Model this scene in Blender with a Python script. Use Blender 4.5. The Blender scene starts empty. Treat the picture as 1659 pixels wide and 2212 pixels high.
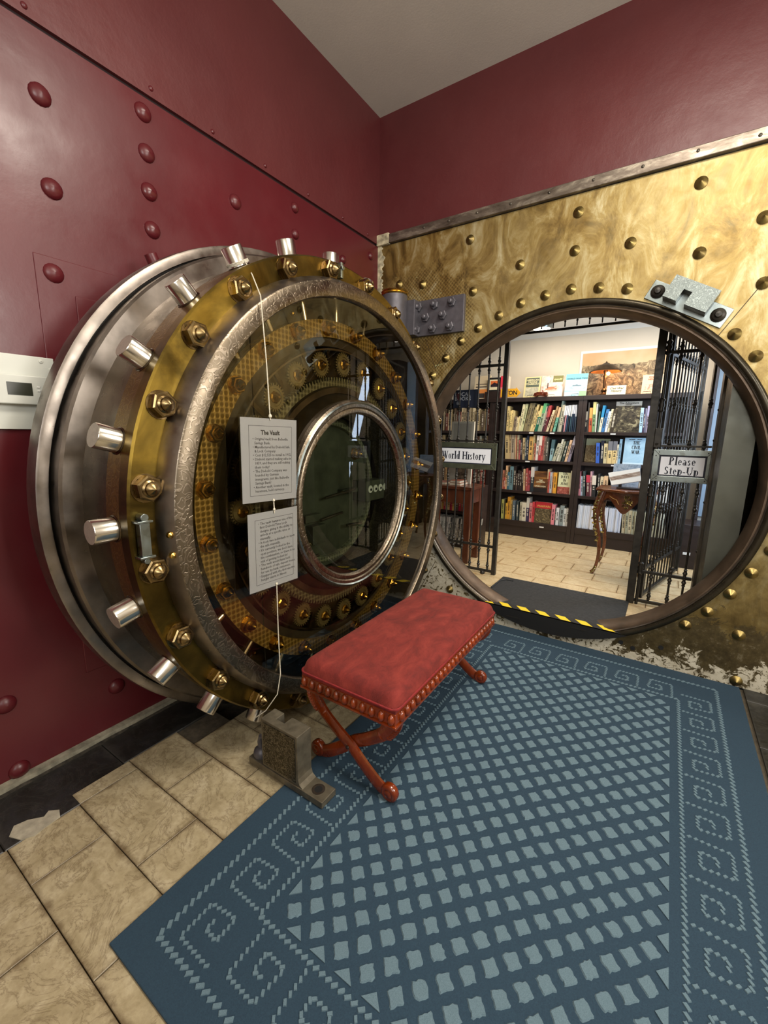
import bpy, bmesh, math, random
from mathutils import Vector, Matrix
PI = math.pi
random.seed(7)
scene = bpy.context.scene
COL = scene.collection
# ---------------------------------------------------------------- camera
cam_d = bpy.data.cameras.new('camera'); cam = bpy.data.objects.new('camera', cam_d); COL.objects.link(cam)
scene.camera = cam
F = Vector((-0.54079569, 0.8203695, -0.18583299)); Rt = Vector((0.83345675, 0.55242568, 0.01325578)); Up = Vector((-0.11353355, 0.14771509, 0.98249193))
cam.matrix_world = Matrix(((Rt.x, Up.x, -F.x, 2.0986), (Rt.y, Up.y, -F.y, -3.0518), (Rt.z, Up.z, -F.z, 1.45), (0, 0, 0, 1)))
cam_d.sensor_fit = 'HORIZONTAL'; cam_d.sensor_width = 36.0; cam_d.lens = 919.268 / 1659 * 36
cam_d.clip_start = 0.02
# ---------------------------------------------------------------- world, exposure, lights
w = bpy.data.worlds.new('world'); scene.world = w; w.use_nodes = True
w.node_tree.nodes['Background'].inputs[0].default_value = (0.75, 0.8, 0.9, 1); w.node_tree.nodes['Background'].inputs[1].default_value = 0.35
vs = scene.view_settings
vs.view_transform = 'Standard'; vs.look = 'None'; vs.exposure = 0.0; vs.gamma = 1.0; vs.use_curve_mapping = False
scene.cycles.max_bounces = 8; scene.cycles.transparent_max_bounces = 16; scene.cycles.caustics_reflective = False; scene.cycles.caustics_refractive = False
scene.cycles.sample_clamp_indirect = 4.0
def area(name, loc, target, sx, sy, power, color):
    d = bpy.data.lights.new(name, 'AREA'); d.shape = 'RECTANGLE'; d.size = sx; d.size_y = sy; d.energy = power; d.color = color
    o = bpy.data.objects.new(name, d); COL.objects.link(o); o.location = loc
    o.rotation_euler = (Vector(target) - Vector(loc)).to_track_quat('-Z', 'Y').to_euler(); return o
def point(name, loc, power, color, r=0.05):
    d = bpy.data.lights.new(name, 'POINT'); d.energy = power; d.color = color; d.shadow_soft_size = r
    o = bpy.data.objects.new(name, d); COL.objects.link(o); o.location = loc; return o
area('hall_lamp', (2.3, -1.75, 3.66), (2.3, -1.75, 0.0), 0.9, 0.9, 84, (1.0, 0.90, 0.78))
area('hall_lamp_rear', (2.6, -4.3, 3.5), (2.0, -2.9, 0.0), 1.4, 1.0, 13, (1.0, 0.93, 0.84))
area('hall_side_fill', (4.25, -1.75, 2.3), (0.8, -1.3, 1.2), 1.0, 1.2, 78, (1.0, 0.95, 0.88))  # unseen fill, added to brighten the door mechanism and the cards
area('hall_bounce_fill', (2.6, -4.6, 2.4), (2.3, -3.6, 3.77), 1.2, 1.2, 66, (1.0, 0.95, 0.88))  # added upward light, stands in for bounce onto the hall ceiling
area('hall_rear_fill', (3.5, -5.0, 2.2), (1.9, 0.0, 1.3), 1.2, 1.4, 40, (0.92, 0.96, 1.0))  # no window here: fill added behind the camera to lift the doorway signs
area('vault_lamp', (1.5, 1.7, 2.62), (1.5, 1.75, 0.0), 2.2, 0.7, 44, (1.0, 0.90, 0.78))
area('vault_ceiling_fill', (1.6, 1.6, 1.9), (1.6, 2.1, 2.7), 1.6, 0.4, 4, (1.0, 0.96, 0.9))  # added light without a fixture, lifts the vault ceiling above the transom
area('vault_window_light', (2.7, 1.3, 1.5), (1.2, 2.1, 1.1), 0.6, 1.4, 28, (0.62, 0.78, 1.0))
# ---------------------------------------------------------------- materials
def lin(h):
    if isinstance(h, str):
        c = [int(h[i:i + 2], 16) / 255 for i in (0, 2, 4)]
        c = [x / 12.92 if x <= .04045 else ((x + .055) / 1.055) ** 2.4 for x in c]
        return (*c, 1)
    return (*h[:3], 1)
class N:
    def __init__(s, name):
        s.m = bpy.data.materials.new(name); s.m.use_nodes = True; s.t = s.m.node_tree; s.n = s.t.nodes; s.l = s.t.links
        s.b = s.n['Principled BSDF']; s.out = s.n['Material Output']
    def add(s, typ, **k):
        n = s.n.new(typ)
        for a, v in k.items():
            if a.startswith('i_'):
                key = a[2:]; key = int(key) if key.isdigit() else key.replace('_', ' ')
                if hasattr(v, 'links') or isinstance(v, bpy.types.NodeSocket): s.l.new(v, n.inputs[key])
                else: n.inputs[key].default_value = v
            else: setattr(n, a, v)
        return n
    def link(s, a, b): s.l.new(a, b)
    def coord(s, scale=(1, 1, 1), rot=(0, 0, 0), kind='Object'):
        tc = s.add('ShaderNodeTexCoord'); mp = s.add('ShaderNodeMapping'); s.link(tc.outputs[kind], mp.inputs[0])
        mp.inputs['Scale'].default_value = scale; mp.inputs['Rotation'].default_value = rot; return mp.outputs[0]
    def geo(s, scale=(1, 1, 1), rot=(0, 0, 0)):
        g = s.add('ShaderNodeNewGeometry'); mp = s.add('ShaderNodeMapping'); s.link(g.outputs['Position'], mp.inputs[0])
        mp.inputs['Scale'].default_value = scale; mp.inputs['Rotation'].default_value = rot; return mp.outputs[0]
    def noise(s, vec, scale, detail=4, rough=.55, dist=0):
        n = s.add('ShaderNodeTexNoise'); s.link(vec, n.inputs['Vector']); n.inputs['Scale'].default_value = scale
        n.inputs['Detail'].default_value = detail; n.inputs['Roughness'].default_value = rough; n.inputs['Distortion'].default_value = dist; return n.outputs['Fac']
    def ramp(s, fac, stops, interp='LINEAR'):
        r = s.add('ShaderNodeValToRGB'); s.link(fac, r.inputs[0]); cr = r.color_ramp; cr.interpolation = interp
        while len(cr.elements) < len(stops): cr.elements.new(.5)
        for e, (p, c) in zip(cr.elements, stops): e.position = p; e.color = lin(c) if isinstance(c, str) else ((c, c, c, 1) if isinstance(c, (int, float)) else (*c[:3], 1))
        return r.outputs[0]
    def math(s, op, a, b=0.0, c=None):
        n = s.add('ShaderNodeMath', operation=op)
        for i, v in enumerate((a, b) if c is None else (a, b, c)):
            if isinstance(v, (int, float)): n.inputs[i].default_value = v
            else: s.link(v, n.inputs[i])
        return n.outputs[0]
    def mix(s, f, a, b, mode='MIX'):
        n = s.add('ShaderNodeMix', data_type='RGBA', blend_type=mode)
        for i, v in ((0, f), (6, a), (7, b)):
            if isinstance(v, (int, float)): n.inputs[i].default_value = v
            elif isinstance(v, (str, tuple)): n.inputs[i].default_value = lin(v)
            else: s.link(v, n.inputs[i])
        return n.outputs[2]
    def bump(s, h, strength=.3, dist=.01):
        b = s.add('ShaderNodeBump'); b.inputs['Strength'].default_value = strength; b.inputs['Distance'].default_value = dist; s.link(h, b.inputs['Height']); s.link(b.outputs[0], s.b.inputs['Normal'])
    def set(s, **k):
        for a, v in k.items():
            i = s.b.inputs[a.replace('_', ' ')]
            if isinstance(v, bpy.types.NodeSocket): s.link(v, i)
            else: i.default_value = lin(v) if isinstance(v, str) else v
        return s
def plain(name, col, rough=.5, metal=0.0, var=.12, scale=12, bump=0.0, bscale=60, stretch=(1, 1, 1), coat=0, rvar=.1):
    m = N(name); v = m.geo(stretch); f = m.noise(v, scale, 5)
    c = lin(col); dk = tuple(x * (1 - 2 * var) for x in c[:3]); lt = tuple(min(1, x * (1 + 1.2 * var)) for x in c[:3])
    m.set(Base_Color=m.ramp(f, [(.3, dk), (.7, lt)]), Metallic=metal)
    m.set(Roughness=m.ramp(m.noise(v, scale * 1.7, 4), [(.3, max(.02, rough - rvar)), (.7, min(1, rough + rvar))]))
    if bump: m.bump(m.noise(m.geo(stretch), bscale, 5), bump, .004)
    if coat: m.set(Coat_Weight=coat, Coat_Roughness=.12)
    return m.m
_flat = {}
def flat(hexc, rough=.6, metal=0.0):
    k = (hexc, rough, metal)
    if k not in _flat:
        m = bpy.data.materials.new('paint_' + hexc); m.use_nodes = True; b = m.node_tree.nodes['Principled BSDF']
        b.inputs['Base Color'].default_value = lin(hexc); b.inputs['Roughness'].default_value = rough; b.inputs['Metallic'].default_value = metal; _flat[k] = m
    return _flat[k]
def emis(name, hexc, s):
    m = N(name); m.set(Base_Color=hexc, Emission_Color=hexc, Emission_Strength=s); return m.m
M = {}
# red painted steel / plaster
def red_mat(name, c1, c2, rough, bstr):
    m = N(name); v = m.geo(); f = m.noise(v, 1.6, 4, .5); f2 = m.noise(v, 26, 3)
    base = m.ramp(f, [(.3, c1), (.7, c2)]); m.set(Base_Color=m.mix(m.math('MULTIPLY', f2, .25), base, c1), Roughness=m.ramp(m.noise(v, 5, 4), [(.3, rough - .06), (.75, rough + .1)]))
    m.bump(m.noise(m.geo((1, 1, 1)), 9, 6, .6), bstr, .02); m.set(Specular_IOR_Level=.5); return m.m
M['red_steel'] = red_mat('red_painted_steel', '4e151b', '5c1b21', .34, .05)
M['red_wall'] = red_mat('red_painted_plaster', '562426', '602b2c', .42, .16)
M['ceiling'] = plain('ceiling_paint', 'c4bfb4', .8, var=.03, scale=2, bump=.15, bscale=90)
M['cream_wall'] = plain('cream_wall_paint', 'd9cfbd', .75, var=.03, scale=2, bump=.1, bscale=60)
M['groove'] = flat('1c0508', .8)
M['seam'] = flat('3a2c14', .7)
# tile
def tile_mat(name, a, b_, c, vein, rough):
    m = N(name); v = m.geo(); oi = m.add('ShaderNodeObjectInfo')
    add = m.add('ShaderNodeVectorMath', operation='ADD'); m.link(v, add.inputs[0])
    sc = m.add('ShaderNodeVectorMath', operation='SCALE'); cmb = m.add('ShaderNodeCombineXYZ'); m.link(oi.outputs['Random'], cmb.inputs[0]); m.link(oi.outputs['Random'], cmb.inputs[2]); m.link(cmb.outputs[0], sc.inputs[0]); sc.inputs['Scale'].default_value = 9
    m.link(sc.outputs[0], add.inputs[1]); vv = add.outputs[0]
    f = m.noise(vv, 9, 8, .65, .8); base = m.mix(m.ramp(m.noise(vv, 38, 7, .75), [(.45, 0.0), (.7, .55)]), m.ramp(f, [(.28, a), (.5, b_), (.72, c)]), m.mix(.45, a, vein))
    ws = m.noise(vv, 5, 9, .7, 2.2); wv = m.ramp(m.math('ABSOLUTE', m.math('SUBTRACT', ws, .5)), [(0, 1.0), (.022, 0.0)])
    blot = m.ramp(m.noise(vv, 4, 6, .7, 1), [(.55, 0.0), (.75, .55)])
    gc = m.add('ShaderNodeTexCoord'); sp = m.add('ShaderNodeSeparateXYZ'); m.link(gc.outputs['Generated'], sp.inputs[0])
    ex = m.math('MINIMUM', sp.outputs[0], m.math('SUBTRACT', 1.0, sp.outputs[0])); ey = m.math('MULTIPLY', m.math('MINIMUM', sp.outputs[1], m.math('SUBTRACT', 1.0, sp.outputs[1])), .5)
    ed = m.math('ADD', m.math('MINIMUM', ex, ey), m.math('MULTIPLY', m.math('SUBTRACT', .52, m.noise(v, 11, 7, .7)), .14)); dirt = m.ramp(ed, [(.0, .75), (.035, 0.0)])
    c2 = m.mix(dirt, m.mix(m.math('MULTIPLY', wv, .55), base, vein), vein); c2 = m.mix(blot, c2, m.mix(.5, base, vein))
    m.set(Base_Color=c2, Roughness=m.ramp(m.noise(v, 14, 5), [(.3, rough - .1), (.7, rough + .15)])); m.bump(m.noise(v, 30, 6), .12, .004); return m.m
M['tile'] = tile_mat('travertine_floor_tile', '8f8263', 'a89b7c', 'b9ad90', '5b4a33', .38)
M['tile_in'] = tile_mat('cream_vault_floor_tile', 'c4ac80', 'd2bd93', 'dcc9a2', 'a8875c', .42)
M['tile_black'] = tile_mat('black_floor_tile', '14140f', '1b1c1a', '26272a', '3b3a36', .4)
M['grout'] = plain('dark_grout', '4a4234', .9, var=.2, scale=40)
M['curb'] = plain('pale_mortar_strip', '8f8a78', .85, var=.25, scale=22, bump=.5, bscale=60)
M['rubble'] = plain('chipped_cement', '3a352c', .9, var=.5, scale=30, bump=.8, bscale=50)
M['patch'] = plain('cream_filler_patch', 'a49d8a', .8, var=.15, scale=22, bump=.5)
# metals
M['steel'] = plain('worn_steel', '8b837b', .36, 1, var=.2, scale=7, bump=.05, bscale=70)
M['steel_dark'] = plain('dark_steel', '5b554c', .42, .6, var=.25, scale=6, bump=.06)
M['steel_brown'] = plain('brown_polished_steel', '6a6050', .26, 1, var=.25, scale=5)
M['chrome'] = plain('chrome', 'd9d5cc', .2, 1, var=.05, scale=5, rvar=.04)
M['gunmetal'] = plain('grey_painted_steel', '5c5a60', .45, .4, var=.1, scale=20)
M['nickel'] = plain('nickel_silver', '8c9695', .32, 1, var=.1, scale=15)
M['iron'] = plain('black_iron', '33302b', .42, .4, var=.2, scale=20)
M['blackmat'] = plain('black_rubber', '242627', .7, var=.15, scale=30, bump=.3, bscale=200)
def brass(name, a, b_, c, rough, scale=5, bump=.05):
    m = N(name); v = m.geo(); f = m.noise(v, scale, 6, .6, .6)
    m.set(Base_Color=m.ramp(f, [(.3, a), (.5, b_), (.72, c)]), Metallic=1.0, Roughness=m.ramp(m.noise(v, scale * 2, 5), [(.3, rough - .08), (.7, rough + .12)]))
    m.bump(m.noise(v, 50, 5), bump, .003); return m.m
M['brass'] = brass('aged_brass', '352b14', '645327', '9e8338', .34, 3.2)
M['brass_nut'] = brass('dark_brass_nut', '65543a', '7d6a48', '978258', .24, 12)
M['brass_bright'] = brass('bright_brass', 'a98946', 'cba654', 'e0bd6c', .26, 12)
M['brass_rivet'] = brass('brass_rivet', '6f6040', '857548', '9c8b58', .4, 20)
# engraved silver ring
def engraved(name, col, dark, scale, rough=.36, bs=.3):
    m = N(name); v = m.geo(); wv = m.add('ShaderNodeTexVoronoi', feature='SMOOTH_F1'); 
    vv = m.add('ShaderNodeVectorMath', operation='ADD'); nn = m.add('ShaderNodeTexNoise'); m.link(v, nn.inputs['Vector']); nn.inputs['Scale'].default_value = scale * .6
    m.link(v, vv.inputs[0]); sc = m.add('ShaderNodeVectorMath', operation='SCALE'); m.link(nn.outputs['Color'], sc.inputs[0]); sc.inputs['Scale'].default_value = .06; m.link(sc.outputs[0], vv.inputs[1])
    m.link(vv.outputs[0], wv.inputs['Vector']); wv.inputs['Scale'].default_value = scale
    r = m.math('SINE', m.math('MULTIPLY', wv.outputs['Distance'], 26)); h = m.ramp(r, [(.3, 0.0), (.62, 1.0)])
    m.set(Base_Color=m.mix(h, dark, col), Metallic=1.0, Roughness=m.ramp(m.noise(v, 9, 4), [(.3, rough - .1), (.7, rough + .1)])); m.bump(h, bs, .003); return m.m
M['engraved'] = engraved('engraved_silver', '84796a', '6e6455', 34)
M['engraved_fine'] = engraved('engraved_steel_plate', '7f796a', '4a453a', 55, .45)
M['engraved_brass'] = engraved('engraved_brass', '8f7a48', '806c42', 34)
M['damask'] = engraved('engraved_nickel', '8d9693', '737b79', 60, .45)
# engine turned (overlapping spots)
def spotted(name, a, b_, scale, rough, metal=1.0):
    m = N(name); v = m.coord((scale, scale, scale)); vo = m.add('ShaderNodeTexVoronoi'); vo.inputs['Randomness'].default_value = .0; m.link(v, vo.inputs['Vector']); vo.inputs['Scale'].default_value = 1
    h = m.ramp(vo.outputs['Distance'], [(.28, 0.0), (.55, 1.0)])
    m.set(Base_Color=m.mix(h, a, b_), Metallic=metal, Roughness=m.ramp(h, [(0, rough - .1), (1, rough + .15)])); m.bump(h, .5, .002); return m.m
M['turned_brass'] = spotted('engine_turned_brass', '8a7238', 'bfa564', 46, .4, .5)
M['turned_steel'] = spotted('engine_turned_steel', '6c6d5a', '96987f', 46, .4, .5)
M['port_plate'] = plain('dark_green_steel', '565a4c', .5, .4, var=.2, scale=10)
# patinated brass wall
def brasswall():
    m = N('patinated_brass_sheet'); v = m.geo(); vs_ = m.geo((1, 1, .55), (0, .5, 0))
    f = m.noise(vs_, 5.5, 9, .70, 1.1); f2 = m.noise(vs_, 1.3, 3, .5); f3 = m.noise(v, 12, 6, .6, .8)
    sep = m.add('ShaderNodeSeparateXYZ'); g = m.add('ShaderNodeNewGeometry'); m.link(g.outputs['Position'], sep.inputs[0]); X, Z = sep.outputs[0], sep.outputs[2]
    base = m.ramp(f, [(.30, '4e3c1a'), (.43, '7e6432'), (.52, '9a824a'), (.61, 'b5a67a'), (.72, 'cfc8a8')])
    grn = m.ramp(f3, [(.35, '8a8052'), (.7, 'bab48a')])
    zm = m.ramp(m.math('ADD', Z, m.math('MULTIPLY', m.math('SUBTRACT', f2, .5), 1.1)), [(.0, 1.0), (.0, 1.0)])
    base = m.mix(m.ramp(f2, [(.35, 0.0), (.7, .45)]), base, grn)
    # grey-green lower part, older tarnish
    low = m.math('MULTIPLY', m.math('LESS_THAN', m.math('ADD', Z, m.math('MULTIPLY', m.math('SUBTRACT', f2, .5), .8)), 1.25), .0)
    tarn = m.ramp(m.math('DIVIDE', m.math('ADD', Z, m.math('MULTIPLY', m.math('SUBTRACT', f3, .5), .5)), 3.0), [(.10, .85), (.62, 0.0)])
    base = m.mix(tarn, base, m.ramp(f3, [(.3, '3f3318'), (.7, '6b5a2e')]))
    # flaking white paint along the foot and left part
    fl = m.noise(v, 7, 9, .72, .6)
    foot = m.ramp(m.math('ADD', Z, m.math('MULTIPLY', m.math('SUBTRACT', fl, .5), -1.1)), [(.07, 1.0), (.10, 0.0)])
    leftpaint = m.math('MULTIPLY', m.math('LESS_THAN', X, 1.0), m.math('LESS_THAN', m.math('ADD', Z, m.math('MULTIPLY', fl, .9)), 1.15))
    paintm = m.math('MAXIMUM', foot, leftpaint)
    chips = m.ramp(m.noise(v, 26, 6, .7, 1.0), [(.42, 0.0), (.47, 1.0)])
    paintm = m.math('MULTIPLY', paintm, chips)
    col = m.mix(paintm, base, m.ramp(f3, [(.3, 'a39c86'), (.7, 'c4bfae')]))
    rust = m.math('MULTIPLY', m.math('LESS_THAN', Z, m.math('MULTIPLY', fl, .75)), m.math('GREATER_THAN', X, 1.4))
    col = m.mix(m.math('MULTIPLY', m.math('MULTIPLY', rust, m.math('SUBTRACT', 1.0, paintm)), .75), col, m.ramp(m.noise(v, 18, 8, .75), [(.35, '2a2519'), (.55, '4d432c'), (.68, '8d8671')]))
    # ring of green verdigris spots, honeycomb engine turning near the hinge
    vo = m.add('ShaderNodeTexVoronoi'); vo.inputs['Randomness'].default_value = 0.05; vo.inputs['Scale'].default_value = 1; m.link(m.geo((52, 52, 52), (0, .78, 0)), vo.inputs['Vector'])
    hx = m.ramp(vo.outputs['Distance'], [(.28, 1.0), (.48, 0.0)])
    dx = m.math('SUBTRACT', X, .42); dz = m.math('SUBTRACT', Z, 2.22); dd = m.math('ADD', m.math('MULTIPLY', dx, dx), m.math('MULTIPLY', dz, dz))
    area_ = m.ramp(m.math('ADD', dd, m.math('MULTIPLY', m.math('SUBTRACT', f, .5), .5)), [(.14, 1.0), (.22, 0.0)])
    hm = m.math('MULTIPLY', hx, area_)
    col = m.mix(m.math('MULTIPLY', hm, .55), col, '4a3a1c')
    ver = m.math('MULTIPLY', m.ramp(m.noise(v, 9, 8, .75, .5), [(.62, 0.0), (.65, 1.0)]), area_)
    col = m.mix(m.math('MULTIPLY', ver, .8), col, 'b7c08c')
    notp = m.math('SUBTRACT', 1.0, m.math('MAXIMUM', paintm, ver))
    m.set(Base_Color=col, Metallic=m.math('MULTIPLY', notp, .6), Roughness=m.ramp(f, [(.3, .40), (.7, .55)]))
    hgt = m.math('ADD', m.math('MULTIPLY', f, .6), m.math('ADD', m.math('MULTIPLY', paintm, .35), m.math('MULTIPLY', hm, -.3))); m.bump(hgt, .28, .01); return m.m
M['brasswall'] = brasswall()
def trimmat():
    m = N('worn_steel_band'); v = m.geo((1, 1, 3)); f = m.noise(v, 6, 7, .65, .5)
    m.set(Base_Color=m.ramp(f, [(.3, '4c4238'), (.5, '7a7065'), (.68, 'b5ad9b')]), Metallic=.7, Roughness=.4); m.bump(f, .2, .01); return m.m
M['band'] = trimmat()
M['flake'] = plain('flaking_white_paint', 'bdb496', .8, var=.35, scale=24, bump=.9, bscale=40)
M['rim'] = plain('dark_brown_steel_rim', '3b362b', .3, .75, var=.15, scale=8, bump=.05)
M['rim_in'] = plain('brown_steel_tunnel', '5d4d3e', .42, .55, var=.2, scale=8, bump=.05)
M['vault_steel'] = plain('greenish_grey_steel', '4a4b42', .42, .5, var=.12, scale=4)
# fabrics
def suede():
    m = N('red_suede'); v = m.geo(); f = m.noise(m.geo((1.6, .8, 1)), 8, 9, .72, .6); f2 = m.noise(v, 300, 2)
    m.set(Base_Color=m.ramp(f, [(.3, '52120e'), (.5, '701f18'), (.72, '8a3026')]), Roughness=.9, Sheen_Weight=.12, Sheen_Roughness=.4); m.set(Sheen_Tint=lin('ff9070'))
    m.bump(m.math('ADD', m.math('MULTIPLY', m.noise(v, 6, 5, .6, 1), 4.0), f2), .25, .004); return m.m
M['suede'] = suede()
M['suede_dark'] = plain('red_suede_piping', '7a1a1a', .85, var=.15, scale=60)
M['cherry'] = plain('glossy_cherry_wood', '7e300c', .25, var=.25, scale=9, stretch=(1, 1, .4), coat=.6)
def rugm(name, a, b_, sc):
    m = N(name); v = m.geo(); f = m.noise(v, sc, 4, .8); f2 = m.noise(v, 2.5, 4)
    c = m.mix(m.math('MULTIPLY', f2, .35), m.ramp(f, [(.3, a), (.7, b_)]), a); m.set(Base_Color=c, Roughness=.95); m.bump(f, .5, .006); return m.m
M['rug'] = rugm('navy_rug', '1d3243', '2a4556', 260)
M['rug_tuft'] = rugm('slate_blue_tufts', '4e6672', '728a95', 420)
M['rug_edge'] = plain('navy_rug_edge', '142a3c', .8, var=.1, scale=40)
M['wood_dark'] = plain('espresso_wood', '2b1f1b', .45, var=.15, scale=14, stretch=(.3, 1, 1))
M['wood_brown'] = plain('brown_table_wood', '5a2e1a', .35, var=.2, scale=14, stretch=(1, 1, .3), coat=.3)
M['wood_table'] = plain('marquetry_wood', '6a3a1f', .28, var=.2, scale=14, coat=.4)
M['paper'] = plain('white_paper', 'f6f5f0', .6, var=.02, scale=5)
M['bolt_end'] = plain('brushed_bolt_end', 'b9b4a6', .42, .6, var=.06, scale=60); M['steel_grey'] = plain('grey_cast_steel', '716a5a', .42, .55, var=.18, scale=22, bump=.1)
M['signwhite'] = flat('f0f3fa', .45)
M['ink'] = flat('1c2030', .6); M['ink_grey'] = flat('55524e', .7)
M['string'] = plain('white_cotton_string', 'c9c2ae', .9, var=.15, scale=300)
M['yellow'] = flat('f0d020', .5); M['black'] = flat('0c0c0c', .6); M['white'] = flat('e8e8e2', .5)
M['plastic'] = plain('white_painted_metal', 'c9cbc2', .45, var=.02, scale=6)
M['lcd'] = flat('33352c', .25)
M['darkback'] = flat('14120e', .6); M['mechback'] = plain('brown_mechanism_plate', '5a4d35', .45, .5, var=.2, scale=8)
# glass: thin pane, tinted by transmission, glossy by the angle of view
def glass(name, tint, gl=1.0, ior=1.5):
    m = N(name); m.n.remove(m.b); fr = m.add('ShaderNodeFresnel'); fr.inputs['IOR'].default_value = ior
    tr = m.add('ShaderNodeBsdfTransparent'); tr.inputs[0].default_value = lin(tint); gs = m.add('ShaderNodeBsdfGlossy'); gs.inputs['Roughness'].default_value = .015; gs.inputs[0].default_value = (gl, gl, gl, 1)
    mx = m.add('ShaderNodeMixShader'); m.link(fr.outputs[0], mx.inputs[0]); m.link(tr.outputs[0], mx.inputs[1]); m.link(gs.outputs[0], mx.inputs[2]); m.link(mx.outputs[0], m.out.inputs[0]); return m.m
M['glass'] = glass('bronze_tinted_glass', 'e2d8bc', 1.0, 1.5)
M['glass_port'] = glass('smoky_green_glass', 'd2d8c8', 1.0, 1.5)
M['laminate'] = glass('clear_laminate', 'eeeeee', .9, 1.3)
# ---------------------------------------------------------------- mesh helpers
class MB:
    def __init__(s): s.v = []; s.f = []; s.mi = []; s.m = 0
    def mat(s, i): s.m = i; return s
    def addv(s, vs): n = len(s.v); s.v += [tuple(v) for v in vs]; return n
    def face(s, idx): s.f.append(tuple(idx)); s.mi.append(s.m)
    def box(s, lo, hi, R=None, o=None):
        x0, y0, z0 = lo; x1, y1, z1 = hi
        vs = [(x0, y0, z0), (x1, y0, z0), (x1, y1, z0), (x0, y1, z0), (x0, y0, z1), (x1, y0, z1), (x1, y1, z1), (x0, y1, z1)]
        if R is not None:
            o = Vector(o or (0, 0, 0)); vs = [R @ (Vector(v) - o) + o for v in vs]
        n = s.addv(vs)
        for q in ((0, 3, 2, 1), (4, 5, 6, 7), (0, 1, 5, 4), (1, 2, 6, 5), (2, 3, 7, 6), (3, 0, 4, 7)): s.face([n + i for i in q])
        return s
    def lathe(s, prof, origin, axis, n=24, cap0=True, cap1=True, closed=False, phase=0.0):
        # prof: list of (t, r) along axis
        a = Vector(axis).normalized(); u = a.orthogonal().normalized()
        if abs(a.x) > .99: u = Vector((0, 1, 0))
        if abs(a.z) > .99: u = Vector((1, 0, 0))
        v = a.cross(u); o = Vector(origin); base = len(s.v)
        for t, r in prof:
            for k in range(n):
                th = 2 * PI * k / n + phase; s.v.append(tuple(o + a * t + (u * math.cos(th) + v * math.sin(th)) * r))
        m = len(prof); rng = range(m) if closed else range(m - 1)
        for i in rng:
            j = (i + 1) % m
            for k in range(n):
                k2 = (k + 1) % n; s.face([base + i * n + k, base + i * n + k2, base + j * n + k2, base + j * n + k])
        if not closed:
            if cap0 and prof[0][1] > 1e-6: s.face([base + k for k in range(n)][::-1])
            if cap1 and prof[-1][1] > 1e-6: s.face([base + (m - 1) * n + k for k in range(n)])
        return s
    def cyl(s, p0, p1, r0, r1=None, n=12, **k):
        p0 = Vector(p0); p1 = Vector(p1); return s.lathe([(0, r0), ((p1 - p0).length, r0 if r1 is None else r1)], p0, p1 - p0, n, **k)
    def tube(s, pts, r, n=6, caps=True, up=None, sq=None):
        pts = [Vector(p) for p in pts]; base = len(s.v); prev = None
        for i, p in enumerate(pts):
            t = (pts[min(i + 1, len(pts) - 1)] - pts[max(i - 1, 0)]).normalized()
            if up is not None: u = Vector(up) - t * t.dot(Vector(up)); u.normalize()
            else:
                u = t.orthogonal().normalized() if prev is None else (prev - t * prev.dot(t)).normalized()
            prev = u; v = t.cross(u); rr = r[i] if isinstance(r, (list, tuple)) else r
            for k in range(n):
                th = 2 * PI * (k + .5) / n
                ca, sa = math.cos(th), math.sin(th)
                if sq: 
                    d = sq[i] if isinstance(sq, list) else sq
                    s.v.append(tuple(p + u * ca * d[0] + v * sa * d[1]))
                else: s.v.append(tuple(p + (u * ca + v * sa) * rr))
        for i in range(len(pts) - 1):
            for k in range(n):
                k2 = (k + 1) % n; s.face([base + i * n + k, base + i * n + k2, base + (i + 1) * n + k2, base + (i + 1) * n + k])
        if caps: s.face([base + k for k in range(n)][::-1]); s.face([base + (len(pts) - 1) * n + k for k in range(n)])
        return s
    def prism(s, poly, o, U, V, W, d0, d1):
        # poly in (u,v), extruded along W from d0 to d1
        o, U, V, W = map(Vector, (o, U, V, W)); n = len(poly)
        b = s.addv([o + U * a + V * c + W * d0 for a, c in poly] + [o + U * a + V * c + W * d1 for a, c in poly])
        s.face([b + i for i in range(n)][::-1]); s.face([b + n + i for i in range(n)])
        for i in range(n): j = (i + 1) % n; s.face([b + i, b + j, b + n + j, b + n + i])
        return s
    def ring(s, r0, r1, c, U, V, W, d0, d1, n=96, a0=0, a1=2 * PI):
        pts = []
        full = abs(a1 - a0 - 2 * PI) < 1e-6; m = n if full else n + 1
        o, U, V, W = map(Vector, (c, U, V, W)); b = len(s.v)
        for k in range(m):
            th = a0 + (a1 - a0) * k / n; D = U * math.cos(th) + V * math.sin(th)
            for r, d in ((r0, d0), (r1, d0), (r1, d1), (r0, d1)): s.v.append(tuple(o + D * r + W * d))
        for k in range(n):
            i = b + 4 * k; j = b + 4 * ((k + 1) % m)
            for q in range(4): q2 = (q + 1) % 4; s.face([i + q, j + q, j + q2, i + q2])
        return s
    def mesh(s, name, mats, smooth=35, off=(0, 0, 0)):
        me = bpy.data.meshes.new(name); ox, oy, oz = off
        me.from_pydata([(x - ox, y - oy, z - oz) for x, y, z in s.v], [], s.f)
        mats = mats if isinstance(mats, (list, tuple)) else [mats]
        for m in mats: me.materials.append(m)
        if len(mats) > 1: me.polygons.foreach_set('material_index', s.mi)
        bm = bmesh.new(); bm.from_mesh(me); bmesh.ops.recalc_face_normals(bm, faces=bm.faces); bm.to_mesh(me); bm.free()
        if smooth:
            me.polygons.foreach_set('use_smooth', [True] * len(me.polygons)); me.set_sharp_from_angle(angle=math.radians(smooth))
        me.update(); return me
ROOT = {}
def org(o): return ROOT.get(o.name, (0, 0, 0)) if o else (0, 0, 0)
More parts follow.
